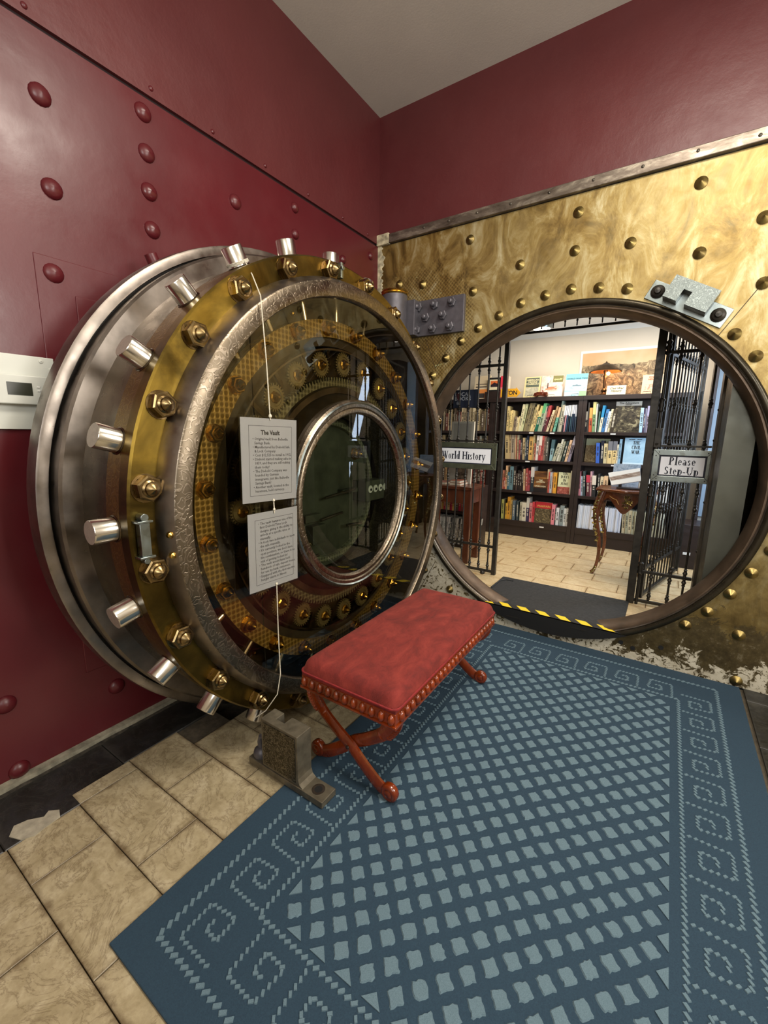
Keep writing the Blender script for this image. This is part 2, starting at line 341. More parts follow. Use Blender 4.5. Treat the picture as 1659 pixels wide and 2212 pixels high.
def obj(name, mb, mats, parent=None, smooth=35, bevel=0, bseg=2):
    off = org(parent); me = mb.mesh(name, mats, smooth, off); o = bpy.data.objects.new(name, me); COL.objects.link(o)
    if parent: o.parent = parent; ROOT[o.name] = off
    if bevel:
        b = o.modifiers.new('bevel', 'BEVEL'); b.width = bevel; b.segments = bseg; b.limit_method = 'ANGLE'; b.angle_limit = math.radians(40)
    return o
def inst(name, me, parent, loc, rot=(0, 0, 0), scale=(1, 1, 1)):
    off = org(parent); o = bpy.data.objects.new(name, me); COL.objects.link(o)
    o.location = Vector(loc) - Vector(off); o.rotation_euler = rot; o.scale = scale
    if parent: o.parent = parent; ROOT[o.name] = off
    return o
def tag(o, label, cat, group=None, kind=None):
    if label: o['label'] = label
    if cat: o['category'] = cat
    if group: o['group'] = group
    if kind: o['kind'] = kind
    return o
def thing(name, label, cat, loc=(0, 0, 0), group=None):
    o = bpy.data.objects.new(name, None); COL.objects.link(o); o.location = loc; o.empty_display_size = .1
    ROOT[o.name] = tuple(loc); return tag(o, label, cat, group)
def single(name, mb, mats, label, cat, group=None, base=None, smooth=35, bevel=0):
    if base is None:
        xs, ys, zs = zip(*mb.v); base = ((min(xs) + max(xs)) / 2, (min(ys) + max(ys)) / 2, min(zs))
    me = mb.mesh(name, mats, smooth, base); o = bpy.data.objects.new(name, me); COL.objects.link(o); o.location = base; ROOT[o.name] = tuple(base)
    if bevel: b = o.modifiers.new('bevel', 'BEVEL'); b.width = bevel; b.segments = 2; b.limit_method = 'ANGLE'
    return tag(o, label, cat, group)
def struct(name, mb, mats, smooth=35, bevel=0):
    o = obj(name, mb, mats, None, smooth, bevel); o['kind'] = 'structure'; return o
def setorigin(name, loc): ROOT[name] = tuple(loc)
# ---------------------------------------------------------------- lettering
def text_mesh(txt, size, mat, bold=0.0, shear=0.0, spacing=1.0, align='CENTER', line=1.0, depth=.0006, res=3, cache={}):
    c = bpy.data.curves.new('lettering', 'FONT'); c.body = txt; c.size = size; c.align_x = align; c.align_y = 'CENTER'; c.offset = bold; c.shear = shear
    c.space_character = spacing; c.space_line = line; c.extrude = depth; c.resolution_u = res
    o = bpy.data.objects.new('lettering', c); COL.objects.link(o); dg = bpy.context.evaluated_depsgraph_get(); dg.update()
    me = bpy.data.meshes.new_from_object(o.evaluated_get(dg)); bpy.data.objects.remove(o); bpy.data.curves.remove(c); me.materials.clear(); me.materials.append(mat); me.name = 'lettering'; return me
def place_text(me, parent, c, U, V, name='lettering'):
    U = Vector(U).normalized(); V = Vector(V).normalized(); W = U.cross(V)
    o = bpy.data.objects.new(name, me); COL.objects.link(o); off = Vector(org(parent)); c = Vector(c) - off
    o.parent = parent; o.matrix_basis = Matrix(((U.x, V.x, W.x, c.x), (U.y, V.y, W.y, c.y), (U.z, V.z, W.z, c.z), (0, 0, 0, 1))); ROOT[o.name] = tuple(off); return o
# serif stroke font. glyph = (advance, [strokes]); stroke: ('l',x0,y0,x1,y1,w) slanted bar, ('s',x,y,w) serif, ('a',cx,cy,rx,ry,a0,a1,w_thick,w_thin)
K, TH = .205, .09
def stem(x, y0, y1, s0=True, s1=True, w=K):
    r = [('l', x, y0, x, y1, w)]
    if s0: r.append(('s', x, y0 + .025, w + .16))
    if s1: r.append(('s', x, y1 - .025, w + .16))
    return r
G = {
 'W': (1.12, [('l', .12, 1, .36, 0, K), ('l', .36, 0, .58, .95, TH), ('l', .52, 1, .76, 0, K), ('l', .76, 0, 1.0, 1, TH), ('s', .12, .975, .3), ('s', .55, .975, .26), ('s', 1.0, .975, .22)]),
 'H': (.96, stem(.2, 0, 1) + stem(.76, 0, 1) + [('l', .2, .52, .76, .52, .08)]),
 'P': (.78, stem(.2, 0, 1, True, False) + [('a', .34, .73, .3, .27, -90, 90, K, TH), ('l', .08, .97, .36, .97, .06), ('l', .2, .47, .36, .47, .06)]),
 'S': (.72, [('a', .36, .73, .23, .25, 20, 270, K * .8, TH), ('a', .36, .26, .26, .26, -160, 90, K, TH)]),
 'U': (.9, stem(.2, .3, 1, False) + stem(.72, .3, 1, False, True, TH) + [('a', .46, .3, .26, .29, 180, 360, K * .8, TH)]),
 'T': (.8, stem(.4, 0, 1, True, False) + [('l', .05, .96, .75, .96, .08), ('l', .08, .8, .08, .96, .06), ('l', .72, .8, .72, .96, .06)]),
 'E': (.76, stem(.2, 0, 1, False, False) + [('l', .06, .965, .68, .965, .07), ('l', .06, .035, .7, .035, .07), ('l', .2, .52, .56, .52, .07), ('l', .67, .78, .67, .96, .06), ('l', .69, .04, .69, .24, .06)]),
 'C': (.84, [('a', .46, .5, .36, .5, 50, 310, K, TH), ('l', .74, .74, .74, .95, .06)]),
 'I': (.4, stem(.2, 0, 1)),
 'V': (.88, [('l', .14, 1, .44, 0, K), ('l', .44, 0, .74, 1, TH), ('s', .14, .975, .3), ('s', .74, .975, .22)]),
 'L': (.72, stem(.2, 0, 1, False) + [('l', .06, .035, .66, .035, .07), ('l', .65, .04, .65, .26, .06)]),
 'A': (.9, [('l', .12, 0, .44, 1, TH), ('l', .44, 1, .76, 0, K), ('l', .22, .32, .66, .32, .06), ('s', .12, .025, .22), ('s', .76, .025, .3)]),
 'R': (.88, stem(.2, 0, 1) + [('a', .34, .74, .28, .26, -90, 90, K, TH), ('l', .08, .97, .36, .97, .06), ('l', .4, .5, .74, 0, K), ('s', .76, .025, .2)]),
 'X': (.86, [('l', .12, 1, .72, 0, K), ('l', .12, 0, .72, 1, TH), ('s', .12, .975, .26), ('s', .72, .975, .2), ('s', .12, .025, .2), ('s', .72, .025, .26)]),
 'D': (.9, stem(.2, 0, 1) + [('a', .3, .5, .5, .47, -90, 90, K, TH), ('l', .1, .97, .34, .97, .06), ('l', .1, .03, .34, .03, .06)]),
 'Y': (.84, [('l', .1, 1, .42, .48, K), ('l', .42, .48, .7, 1, TH), ('l', .42, .5, .42, 0, K), ('s', .1, .975, .24), ('s', .7, .975, .2), ('s', .42, .025, .3)]),
 'J': (.6, [('l', .36, .2, .36, 1, K), ('s', .36, .975, .32), ('a', .2, .18, .16, .2, 200, 360, K * .7, TH)]),
 'N': (.94, [('l', .18, 0, .18, 1, TH), ('l', .16, 1, .74, 0, K), ('l', .74, 0, .74, 1, TH), ('s', .14, .975, .22), ('s', .18, .025, .24), ('s', .74, .975, .24)]),
 'o': (.62, [('a', .31, .33, .24, .32, 0, 360, K * .8, TH * .8)]),
 'r': (.5, stem(.18, 0, .66) + [('a', .38, .44, .16, .2, 60, 170, TH, TH), ('l', .40, .56, .46, .56, .11)]),
 'l': (.34, stem(.17, 0, 1.05)),
 'd': (.68, [('a', .28, .32, .22, .32, 0, 360, K * .8, TH * .8)] + stem(.49, 0, 1.05)),
 'i': (.34, stem(.17, 0, .66) + [('a', .17, .86, .05, .05, 0, 360, .09, .09)]),
 's': (.5, [('a', .25, .48, .15, .16, 20, 270, K * .7, TH * .8), ('a', .25, .17, .17, .17, -160, 90, K * .8, TH * .8)]),
 't': (.42, [('l', .2, .1, .2, .86, K * .85), ('l', .05, .62, .38, .62, .06), ('a', .31, .12, .11, .12, 180, 300, TH, TH)]),
 'y': (.62, [('l', .12, .65, .32, .0, K * .8), ('l', .54, .65, .26, -.2, TH), ('s', .12, .63, .24), ('s', .53, .63, .18), ('l', .12, -.24, .28, -.24, .09)]),
 'e': (.58, [('a', .3, .33, .22, .32, 0, 320, K * .75, TH * .8), ('l', .1, .34, .5, .34, .05)]),
 'a': (.6, [('l', .44, 0, .44, .48, K * .85), ('a', .27, .47, .17, .18, 10, 150, TH, TH), ('a', .25, .18, .17, .18, 0, 360, K * .6, TH * .7), ('s', .48, .025, .18)]),
 'p': (.68, stem(.18, -.32, .66) + [('a', .39, .33, .22, .32, 0, 360, K * .8, TH * .8)]),
 '-': (.42, [('l', .06, .32, .36, .32, .09)]), ' ': (.34, []),
}
def serif(lines, h, mat, track=1.0, lead=1.45, wx=1.0, d=.0006):
    mb = MB(); nl = len(lines); cnt = [0]
    for li, ln in enumerate(lines):
        wd = sum(G[c][0] for c in ln) * h * track * wx; x = -wd / 2; y0 = ((nl - 1) / 2 - li) * lead * h - h * .48
        for ch in ln:
            adv, st = G[ch]
            def P(a, b): return (x + a * h * wx, y0 + b * h)
            for q in st:
                cnt[0] += 1; dz = d + (cnt[0] % 7) * 2e-5
                if q[0] == 's': _, cx, cy, ww = q; pl = [P(cx - ww / 2, cy - .028), P(cx + ww / 2, cy - .028), P(cx + ww / 2, cy + .028), P(cx - ww / 2, cy + .028)]; mb.prism(pl, (0, 0, 0), (1, 0, 0), (0, 1, 0), (0, 0, 1), 0, dz)
                elif q[0] == 'l':
                    _, ax, ay, bx, by, ww = q
                    if abs(by - ay) < abs(bx - ax) * .3: pl = [P(ax, ay - ww / 2), P(bx, by - ww / 2), P(bx, by + ww / 2), P(ax, ay + ww / 2)]
                    else: pl = [P(ax - ww / 2, ay), P(ax + ww / 2, ay), P(bx + ww / 2, by), P(bx - ww / 2, by)]
                    mb.prism(pl, (0, 0, 0), (1, 0, 0), (0, 1, 0), (0, 0, 1), 0, dz)
                else:
                    _, cx, cy, rx, ry, a0, a1, wk, wt = q; n = max(6, int(abs(a1 - a0) / 20)); b = len(mb.v)
                    for k in range(n + 1):
                        th = math.radians(a0 + (a1 - a0) * k / n); ww = wt + (wk - wt) * abs(math.cos(th)); ww2 = wt
                        ox, oy = P(cx + math.cos(th) * rx, cy + math.sin(th) * ry)
                        ix, iy = P(cx + math.cos(th) * max(rx - ww, .01), cy + math.sin(th) * max(ry - ww2, .01))
                        mb.v += [(ox, oy, dz), (ix, iy, dz)]
                    for k in range(n): mb.face([b + 2 * k, b + 2 * k + 1, b + 2 * k + 3, b + 2 * k + 2])
            x += adv * h * track * wx
    me = bpy.data.meshes.new('lettering'); me.from_pydata(mb.v, [], mb.f); me.materials.append(mat); me.update(); return me
# ================================================================ SETTING
H = 3.77; RX = 4.4; RY = -5.6
OC = (1.503, 1.157); RO = 1.12
# floor with a shallow slot for the foot of the open door
SX0, SX1, SY0, SY1 = .13, .40, -1.86, -.70
fl = MB()
for lo, hi in (((-.1, RY, -.16), (SX0, 0, -.012)), ((SX0, RY, -.16), (SX1, SY0, -.012)), ((SX0, SY1, -.16), (SX1, 0, -.012)), ((SX1, RY, -.16), (RX, 0, -.012)), ((SX0, SY0, -.18), (SX1, SY1, -.14))): fl.box(lo, hi)
floor = struct('floor', fl, M['grout'], 0)
def tilemesh(sx, sy, th, mat, b=.0015):
    m = MB(); m.box((-sx / 2, -sy / 2, -th), (sx / 2, sy / 2, 0)); me = m.mesh('tile', mat, 0)
    bm = bmesh.new(); bm.from_mesh(me); bmesh.ops.bevel(bm, geom=[e for e in bm.edges if all(v.co.z > -1e-4 for v in e.verts)], offset=b, segments=1, affect='EDGES'); bm.to_mesh(me); bm.free(); return me
TP = .2225; TL = .434
tm = tilemesh(TL - .003, TP - .003, .012, M['tile'])
random.seed(3)
ntile = 0
def rug_hidden(x0, x1, y0, y1): return x0 > 1.0 and y1 > -2.6 and x1 < 2.55
def slot(x0, x1, y0, y1): return x1 > SX0 and x0 < SX1 and y1 > SY0 and y0 < SY1
for r in range(-6, 13):
    yb = -2.29 - r * TP - TP  # row r spans yb..yb+TP
    yt = yb + TP; xs = .335 if r >= 1 else .258
    j0 = .549 if r % 2 == 1 else .333
    if yt > -.03: continue
    cuts = [xs]; x = j0
    while x < 2.62:
        if x > xs + .04: cuts.append(x)
        x += TL
    x = j0
    for a, b in zip(cuts, cuts[1:] + [2.62]):
        b = min(b, 2.62)
        if b - a < .03 or rug_hidden(a, b, yb, yt): continue
        if slot(a, b, yb, yt):
            a2 = max(a, SX1)
            if a2 >= b - .02: continue
            a = a2
        if abs(b - a - TL) < .002: me = tm
        else: me = tilemesh(b - a - .003, TP - .003, .012, M['tile'])
        inst('tile', me, floor, ((a + b) / 2, (yb + yt) / 2, random.uniform(-.0008, .0006)), (0, 0, 0)); ntile += 1
# black border tiles along the left wall, part broken away
y = -3.6
while y < -.1:
    L = .43
    for (a, b) in ((.045, .333 if y < -2.52 else .256),):
        y1 = y + L - .003
        if slot(a, b, y, y1):
            if y < SY0: y1 = SY0 - .002
            elif y > SY1 - L: 
                inst('tile', tilemesh(b - a, y1 - SY1, .012, M['tile_black']), floor, ((a + b) / 2, (SY1 + y1) / 2, -.001)) if y1 - SY1 > .03 else None
                y += L; continue
            else: y += L; continue
        if y1 - y > .02: inst('tile', tilemesh(b - a, y1 - y, .012, M['tile_black'], .003), floor, ((a + b) / 2, (y + y1) / 2, -.001))
    y += L
y = -3.6
while y < -.1:   # black border on the right of the rug
    for (a, b) in ((2.62, 2.84),): inst('tile', tilemesh(b - a - .003, .43, .012, M['tile_black']), floor, ((a + b) / 2, y + .2, -.001))
    for k in range(3): inst('tile', tilemesh(TL - .003, TP - .003, .012, M['tile']), floor, (2.84 + TL * (k + .5), y + .09, -.001)); inst('tile', tilemesh(TL - .003, TP - .003, .012, M['tile']), floor, (2.84 + TL * (k + .5), y + .09 + TP, -.001))
    y += .435
mc = MB()
random.seed(5); m = MB(); yy = RY; prevw = .034; e0 = .05; m2 = MB()
while yy < -.02:
    y2 = min(yy + .06, -.02); w2 = .034 + random.uniform(-.002, .002); e1 = .050 + random.uniform(-.006, .008); b = m.addv([(0, yy, -.01), (prevw, yy, -.01), (prevw - .004, yy, .020), (0, yy, .026), (0, y2, -.01), (w2, y2, -.01), (w2 - .004, y2, .020), (0, y2, .026)])
    for q in ((1, 5, 6, 2), (2, 6, 7, 3)): m.face([b + i for i in q])
    b = m2.addv([(prevw, yy, .004), (e0, yy, -.003), (e1, y2, -.003), (w2, y2, .004)]); m2.face([b, b + 1, b + 2, b + 3])
    yy = y2; prevw = w2; e0 = e1
bl = struct('baseboard_left', m, M['curb'], 60)
obj('crumbled_edge', m2, M['rubble'], bl, 0)
poly = [[0.281, -2.714], [0.242, -2.689], [0.254, -2.651], [0.287, -2.612], [0.271, -2.592], [0.299, -2.567], [0.337, -2.578], [0.344, -2.631], [0.352, -2.661], [0.33, -2.695]]
m = MB(); m.prism(poly, (0, 0, 0), (1, 0, 0), (0, 1, 0), (0, 0, 1), -.004, .002)
obj('filler_patch', m, M['patch'], floor, 0)
# left wall: plaster above, riveted steel plate below, dark groove between
m = MB(); m.box((-.12, RY, 0), (0, 0, 2.880)); wl = struct('wall_left', m, M['red_steel'], 0)
m = MB(); m.box((-.12, RY, 2.897), (.004, 0, H + .1)); obj('upper_plate', m, M['red_wall'], wl, 0)
m = MB(); m.box((-.12, RY, 2.8805), (-.012, 0, 2.8965)); obj('groove', m, M['groove'], wl, 0)
def dome(r, h, n=16):
    m = MB(); m.lathe([(-.004, r), (0, r), (h * .35, r * .93), (h * .68, r * .68), (h * .9, r * .36), (h, 0.001)], (0, 0, 0), (1, 0, 0), n, False, False); return m
dm = dome(.037, .024).mesh('rivet', M['red_steel'], 60)
for y_, z_ in [(-2.232, 2.663), (-2.228, 2.353), (-2.258, 2.044), (-1.842, 2.816), (-1.84, 2.659), (-1.842, 2.504), (-1.841, 2.348), (-1.367, 2.655), (-.921, 2.802), (-.922, 2.653), (-.109, 2.786), (-.45, 2.655),
               (-2.201, .221), (-2.605, .355), (-2.596, .05), (-2.62, .95), (-2.7, 2.663), (-2.7, 2.353), (-2.75, 2.044), (-.92, 2.40), (-.45, 2.35), (-3.2, 2.66), (-3.2, 2.35), (-3.1, .9)]:
    sc = 1 if y_ < -1 else .8
    inst('rivet', dm, wl, (0, y_, z_), (0, 0, 0), (1, sc, sc))
sm = dome(.011, .008, 10).mesh('screw_head', M['red_steel'], 60)
for y_, z_ in [(-2.25, 2.925), (-1.798, 2.93), (-1.489, 2.921), (-1.15, 2.925), (-.8, 2.925), (-.45, 2.925), (-.15, 2.925)]: inst('screw_head', sm, wl, (.004, y_, z_))
m = MB(); m.box((-.004, -2.318, .35), (.004, -.95, 2.103)); obj('raised_panel', m, M['red_steel'], wl, 0, .003)
m = MB(); m.box((.0, -2.192, .45), (.009, -1.0, 1.977)); obj('raised_panel', m, M['red_steel'], wl, 0, .003)
m = MB(); m.box((-.001, -.919, 2.1), (.0015, -.915, 2.64)); obj('weld_line', m, M['red_wall'], wl, 0)
# ceiling and other walls
m = MB(); m.box((-.12, RY, H), (RX + .1, .7, H + .1)); struct('ceiling', m, M['ceiling'], 0)
m = MB(); m.box((RX, RY, 0), (RX + .1, 0, H)); struct('wall_right', m, M['cream_wall'], 0)
m = MB(); m.box((-.12, RY - .1, 0), (RX + .1, RY, H)); struct('wall_front', m, M['cream_wall'], 0)
m = MB(); m.box((-.12, 0, 2.945), (RX, .12, H)); wb = struct('wall_back', m, M['red_wall'], 0)
# bulkhead with the round opening: front plate as polar grid around the hole, back ring r=1.035
def hole_plate(mb, x0, x1, z0, z1, y, r, n=128):
    cx, cz = OC; b = len(mb.v)
    for k in range(n):
        th = 2 * PI * k / n; dx, dz = math.cos(th), math.sin(th); mb.v.append((cx + dx * r, y, cz + dz * r))
        ts = []
        if dx > 1e-9: ts.append((x1 - cx) / dx)
        if dx < -1e-9: ts.append((x0 - cx) / dx)
        if dz > 1e-9: ts.append((z1 - cz) / dz)
        if dz < -1e-9: ts.append((z0 - cz) / dz)
        t = min(ts); t = max(t, r + .001); mb.v.append((cx + dx * t, y, cz + dz * t))
    for k in range(n):
        k2 = (k + 1) % n; mb.face([b + 2 * k, b + 2 * k2, b + 2 * k2 + 1, b + 2 * k + 1])
    # corner triangles
    for X, Z in ((x0, z0), (x1, z0), (x1, z1), (x0, z1)):
        th = math.atan2(Z - cz, X - cx) % (2 * PI); k = int(th / (2 * PI) * n); k2 = (k + 1) % n; c = mb.addv([(X, y, Z)])
        mb.face([b + 2 * k + 1, b + 2 * k2 + 1, c])
m = MB(); hole_plate(m, .03, RX, 0.0, 2.88, 0.0, RO - .005)
bp = obj('brass_sheet', m, M['brasswall'], wb, 0)
m = MB(); hole_plate(m, -.12, RX, -.2, 2.945, .13, 1.04); obj('bulkhead_back', m, M['vault_steel'], wb, 0)
m = MB(); m.box((-.12, 0.001, 2.88), (RX, .13, 2.946)); m.box((-.12, .001, -.1), (.031, .13, 2.9)); obj('bulkhead_core', m, M['rim'], wb, 0)
U, V, W = (1, 0, 0), (0, 0, 1), (0, -1, 0)
oc3 = (OC[0], 0, OC[1])
# stepped rim: profile (depth toward viewer d, radius)
m = MB(); prof = [(-.12, 1.036), (-.10, 1.036), (-.01, 1.052), (.004, 1.062), (.004, 1.072)]
b0 = len(m.v)
m.lathe(prof, oc3, W, 160, False, False); obj('tunnel_lining', m, M['rim_in'], wb, 50)
m = MB(); m.lathe([(-.02, 1.0715), (.012, 1.072), (.016, 1.076), (.012, 1.080)], oc3, W, 160, False, False); obj('rim_groove_lip', m, M['steel'], wb, 50)
m = MB(); m.lathe([(.010, 1.080), (.020, 1.086), (.024, 1.105), (.016, 1.118), (-.004, 1.122)], oc3, W, 160, False, False); obj('opening_rim', m, M['rim'], wb, 50)
# band over the brass sheet
m = MB(); m.box((.115, -.028, 2.885), (RX, .01, 2.947)); band = obj('steel_band', m, M['band'], wb, 0, .004)
scr = dome(.009, .006, 8).mesh('screw_head', M['steel_dark'], 60)
for i, x in enumerate([.42, .62, .83, 1.06, 1.30, 1.55, 1.80, 2.05, 2.3, 2.55]): inst('screw_head', scr, wb, (x, -.028, 2.918 + random.uniform(-.006, .006)), (0, 0, -PI / 2))
random.seed(11)
m = MB()   # flaking painted corner strip
z = 2.05; L_ = [(.0, 2.05)]; R_ = []
while z < 2.94: R_.append((.028 + random.random() * .022 + (.05 * math.exp(-((z - 2.47) / .07) ** 2)) + (.02 * math.exp(-((z - 2.78) / .05) ** 2)), z)); z += .012
for (xa, za), (xb, zb) in zip(R_, R_[1:]):
    b = m.addv([(0, 0, za), (xa, 0, za), (xb, 0, zb), (0, 0, zb), (0, -.008, za), (xa, -.004, za), (xb, -.004, zb), (0, -.008, zb)]); m.face([b + 4, b + 5, b + 6, b + 7]); m.face([b + 1, b + 2, b + 6, b + 5])
m.box((.0, -.03, 2.88), (.112, 0, 2.957)); obj('flaking_corner_strip', m, M['flake'], wb, 0, .004)
# seams
def seam(a, b, w=.004):
    m = MB(); a = Vector((a[0], 0, a[1])); b = Vector((b[0], 0, b[1])); d = (b - a).normalized(); p = Vector((-d.z, 0, d.x)) * w / 2
    i = m.addv([a - p, a + p, b + p, b - p, *[q + Vector((0, -.0012, 0)) for q in (a - p, a + p, b + p, b - p)]]); m.face([i + 4, i + 5, i + 6, i + 7]); m.face([i, i + 1, i + 5, i + 4]); m.face([i + 2, i + 3, i + 7, i + 6]); obj('sheet_seam', m, M['seam'], wb, 0)
seam((2.23, 1.95), (2.42, 2.25)); seam((2.42, 2.25), (2.75, 2.88)); seam((.54, 1.93), (.66, 2.09)); seam((.45, 2.15), (.54, 1.93))
seam((.60, .40), (.42, .05))
# conical brass rivets
m = MB(); m.lathe([(0, .031), (.006, .031), (.028, .001)], (0, 0, 0), (0, -1, 0), 18, False, False); rv = m.mesh('rivet', M['brass_rivet'], 30)
m = MB(); m.lathe([(0, .024), (.006, .024), (.02, .012), (.024, .001)], (0, 0, 0), (0, -1, 0), 14, False, False); rv2 = m.mesh('rivet', M['brass_rivet'], 30)
RV = [(.778, 2.773), (1.478, 2.777), (2.082, 2.773), (2.62, 2.773), (1.476, 2.564), (1.778, 2.545), (2.117, 2.425), (1.141, 2.546), (.817, 2.432), (1.318, 2.332), (1.474, 2.344), (1.633, 2.327), (1.787, 2.297), (1.162, 2.307), (1.017, 2.247), (.87, 2.182),
      (2.369, 2.54), (2.408, 2.226), (2.323, 1.987), (2.427, 1.866), (.203, 2.577), (.409, 2.543), (.742, 2.107), (.625, 1.997), (.52, 1.876), (2.565, .696), (2.489, .554), (2.40, .423), (2.305, .312), (2.559, .319), (.741, .193), (2.583, .038), (2.63, .836), (2.68, 1.3), (2.70, 1.55), (2.55, 1.72), (2.8, 2.3), (2.85, 1.9), (3.0, 1.2), (2.9, .5), (.45, .3), (.35, .55)]
for x, z in RV: inst('rivet', rv, wb, (x, 0, z))
m = MB(); m.cyl((0, .0, 0), (0, -.003, 0), .014, n=12); hm = m.mesh('screw_hole', M['black'], 30)
for x, z in [(1.98, .07), (2.05, .05), (2.2, .1), (1.62, -.0)][:3]: inst('screw_hole', hm, wb, (x, 0, z + .03))
# ---------------- vestibule, inner room
m = MB(); m.box((2.36, .13, 0), (2.5, .64, 2.9)); vr = struct('wall_vestibule_right', m, M['vault_steel'], 0)
m = MB(); m.box((2.345, .50, .1), (2.362, .64, 2.5)); obj('steel_strip', m, M['steel_dark'], vr, 0, .002)
bs = dome(.011, .008, 10).mesh('rivet', M['iron'], 60)
for z in (.65, 1.0, 1.42, 1.62, 1.95): inst('rivet', bs, vr, (2.345, .57, z), (0, 0, PI))
m = MB(); m.box((.1, .13, 0), (.24, .64, 2.9)); struct('wall_vestibule_left', m, M['vault_steel'], 0)
m = MB(); m.box((.1, .13, 2.9), (2.5, .64, 3.0)); struct('ceiling_vestibule', m, M['vault_steel'], 0)
m = MB()
m.box((-1.2, .64, .148), (.24, .70, 2.75)); m.box((2.36, .64, .0), (3.3, .70, 2.75)); m.box((.24, .64, 2.46), (2.36, .70, 2.75)); struct('wall_vault_front', m, M['rim'], 0)
ZF = .16
m = MB(); m.box((-1.2, .13, -.05), (3.3, 2.62, ZF - .012)); fin = struct('floor_vault', m, M['grout'], 0)
ti = tilemesh(TL - .003, TP - .003, .012, M['tile_in'])
for r in range(0, 12):
    y0 = .14 + r * TP
    if y0 > 2.4: break
    x = -.3 + (0 if r % 2 else TL / 2)
    while x < 2.9: inst('tile', ti, fin, (x + TL / 2, y0 + TP / 2, ZF)); x += TL
m = MB(); m.box((-1.3, 2.6, 0), (3.4, 2.7, 2.72)); struct('wall_vault_back', m, M['cream_wall'], 0)
m = MB(); m.box((-1.3, .7, 2.67), (3.4, 2.7, 2.75)); struct('ceiling_vault', m, M['white'], 0)
m = MB(); m.prism([(2.6, 2.60), (2.6, 2.67), (2.50, 2.67), (2.53, 2.645), (2.57, 2.63)], (0, 0, 0), (0, 1, 0), (0, 0, 1), (1, 0, 0), -1.2, 3.3); struct('trim_1', m, M['white'], 30)
m = MB(); m.box((-1.3, .6, 0), (-1.2, 2.7, 2.72)); struct('wall_vault_left', m, M['cream_wall'], 0)
m = MB(); m.box((3.3, .6, 0), (3.4, 2.7, 2.72)); struct('wall_vault_right', m, M['cream_wall'], 0)
# ================================================================ VAULT DOOR
DC = Vector((0, -1.28, 1.12)); A = (1, 0, 0)
door = thing('vault_door', 'huge round steel and brass vault door standing open, glass over its clockwork', 'vault door', (.285, -1.28, 0))
def dl(name, prof, mat, n=128, smooth=40, **k):
    m = MB(); m.lathe(prof, DC, A, n, **k); return obj(name, m, mat, door, smooth)
dl('outer_disc', [(.20, 1.10), (.20, 1.215), (.212, 1.226), (.262, 1.228), (.288, 1.224), (.292, 1.215), (.292, 1.188), (.26, 1.182)], M['steel'], cap0=True, cap1=False)
dl('gasket_groove', [(.262, 1.190), (.262, 1.165)], M['darkback'], cap0=False, cap1=False)
dl('stepped_flange', [(.25, 1.176), (.352, 1.181), (.362, 1.172), (.364, 1.10)], M['steel'], cap0=False, cap1=False)
dl('door_body', [(.36, 1.112), (.545, 1.108)], M['steel_brown'], cap0=False, cap1=False)
dl('engraved_brass_band', [(.543, 1.10), (.545, 1.1145), (.632, 1.1145)], M['engraved_brass'], cap0=False, cap1=False)
dl('brass_flange', [(.632, 1.1148), (.685, 1.116), (.692, 1.109), (.692, .985)], M['brass'], cap0=False, cap1=False)
dl('chamfered_collar', [(.692, 1.030), (.725, 1.028), (.765, 1.006)], M['steel'], cap0=False, cap1=False)
dl('engraved_ring', [(.765, 1.006), (.770, 1.0), (.770, .944), (.764, .940), (.50, .940)], M['engraved'], cap0=False, cap1=False)
dl('inner_wall', [(.755, .9395), (.50, .9395)], M['steel_dark'], cap0=False, cap1=False)
dl('mechanism_back_plate', [(.50, .94), (.50, .46)], M['mechback'], cap0=False, cap1=False)
def annulus(r0, r1, x0, x1, name, mat, n=128, sm=40): return dl(name, [(x0, r0), (x0, r1), (x1, r1), (x1, r0)], mat, n, sm, closed=True)
annulus(.784, .862, .60, .655, 'engine_turned_ring', M['turned_brass'])
annulus(.745, .784, .60, .635, 'dark_ring', M['steel_dark'])
annulus(.724, .732, .655, .662, 'thin_steel_ring', M['steel'])
# ring gear with real teeth
def gear(r_out, r_in, depth, teeth, x0, x1, mb=None):
    pts = []
    for k in range(teeth):
        for f, r in ((.0, r_out - depth), (.28, r_out - depth), (.40, r_out), (.72, r_out), (.84, r_out - depth)):
            th = 2 * PI * (k + f) / teeth; pts.append((math.cos(th), math.sin(th), r))
    m = mb or MB(); n = len(pts); b = len(m.v)
    for x in (x0, x1):
        for c, s, r in pts: m.v.append((x, c * r, s * r))
    for x in (x0, x1):
        for c, s, r in pts: m.v.append((x, c * r_in, s * r_in))
    for i in range(n):
        j = (i + 1) % n; m.face([b + i, b + j, b + n + j, b + n + i]); m.face([b + n + i, b + n + j, b + 3 * n + j, b + 3 * n + i]); m.face([b + i, b + j, b + 2 * n + j, b + 2 * n + i])
    return m
g = gear(.598, .48, .016, 180, .625, .655)
g.v = [(x, y + DC.y, z + DC.z) for x, y, z in g.v]; obj('ring_gear', g, M['turned_steel'], door, 30)
dl('gear_hub_ring', [(.655, .555), (.668, .548), (.668, .520), (.655, .515)], M['steel'], cap0=False, cap1=False)
dl('port_drum', [(.655, .520), (.668, .514), (.745, .486), (.750, .480)], M['steel_dark'], cap0=False, cap1=False)
dl('port_ring', [(.72, .486), (.772, .484), (.780, .476), (.780, .450), (.774, .444), (.778, .438), (.778, .424), (.768, .416), (.60, .41)], M['engraved'], cap0=False, cap1=False)
dl('port_bright_lip', [(.779, .4765), (.786, .470), (.779, .4635)], M['nickel'], cap0=False, cap1=False)
dl('port_back_plate', [(.56, .001), (.56, .416)], M['port_plate'], cap0=False, cap1=False)
dl('port_inner_ring', [(.56, .385), (.585, .385), (.585, .36), (.56, .355)], M['turned_steel'], cap0=False, cap1=False)
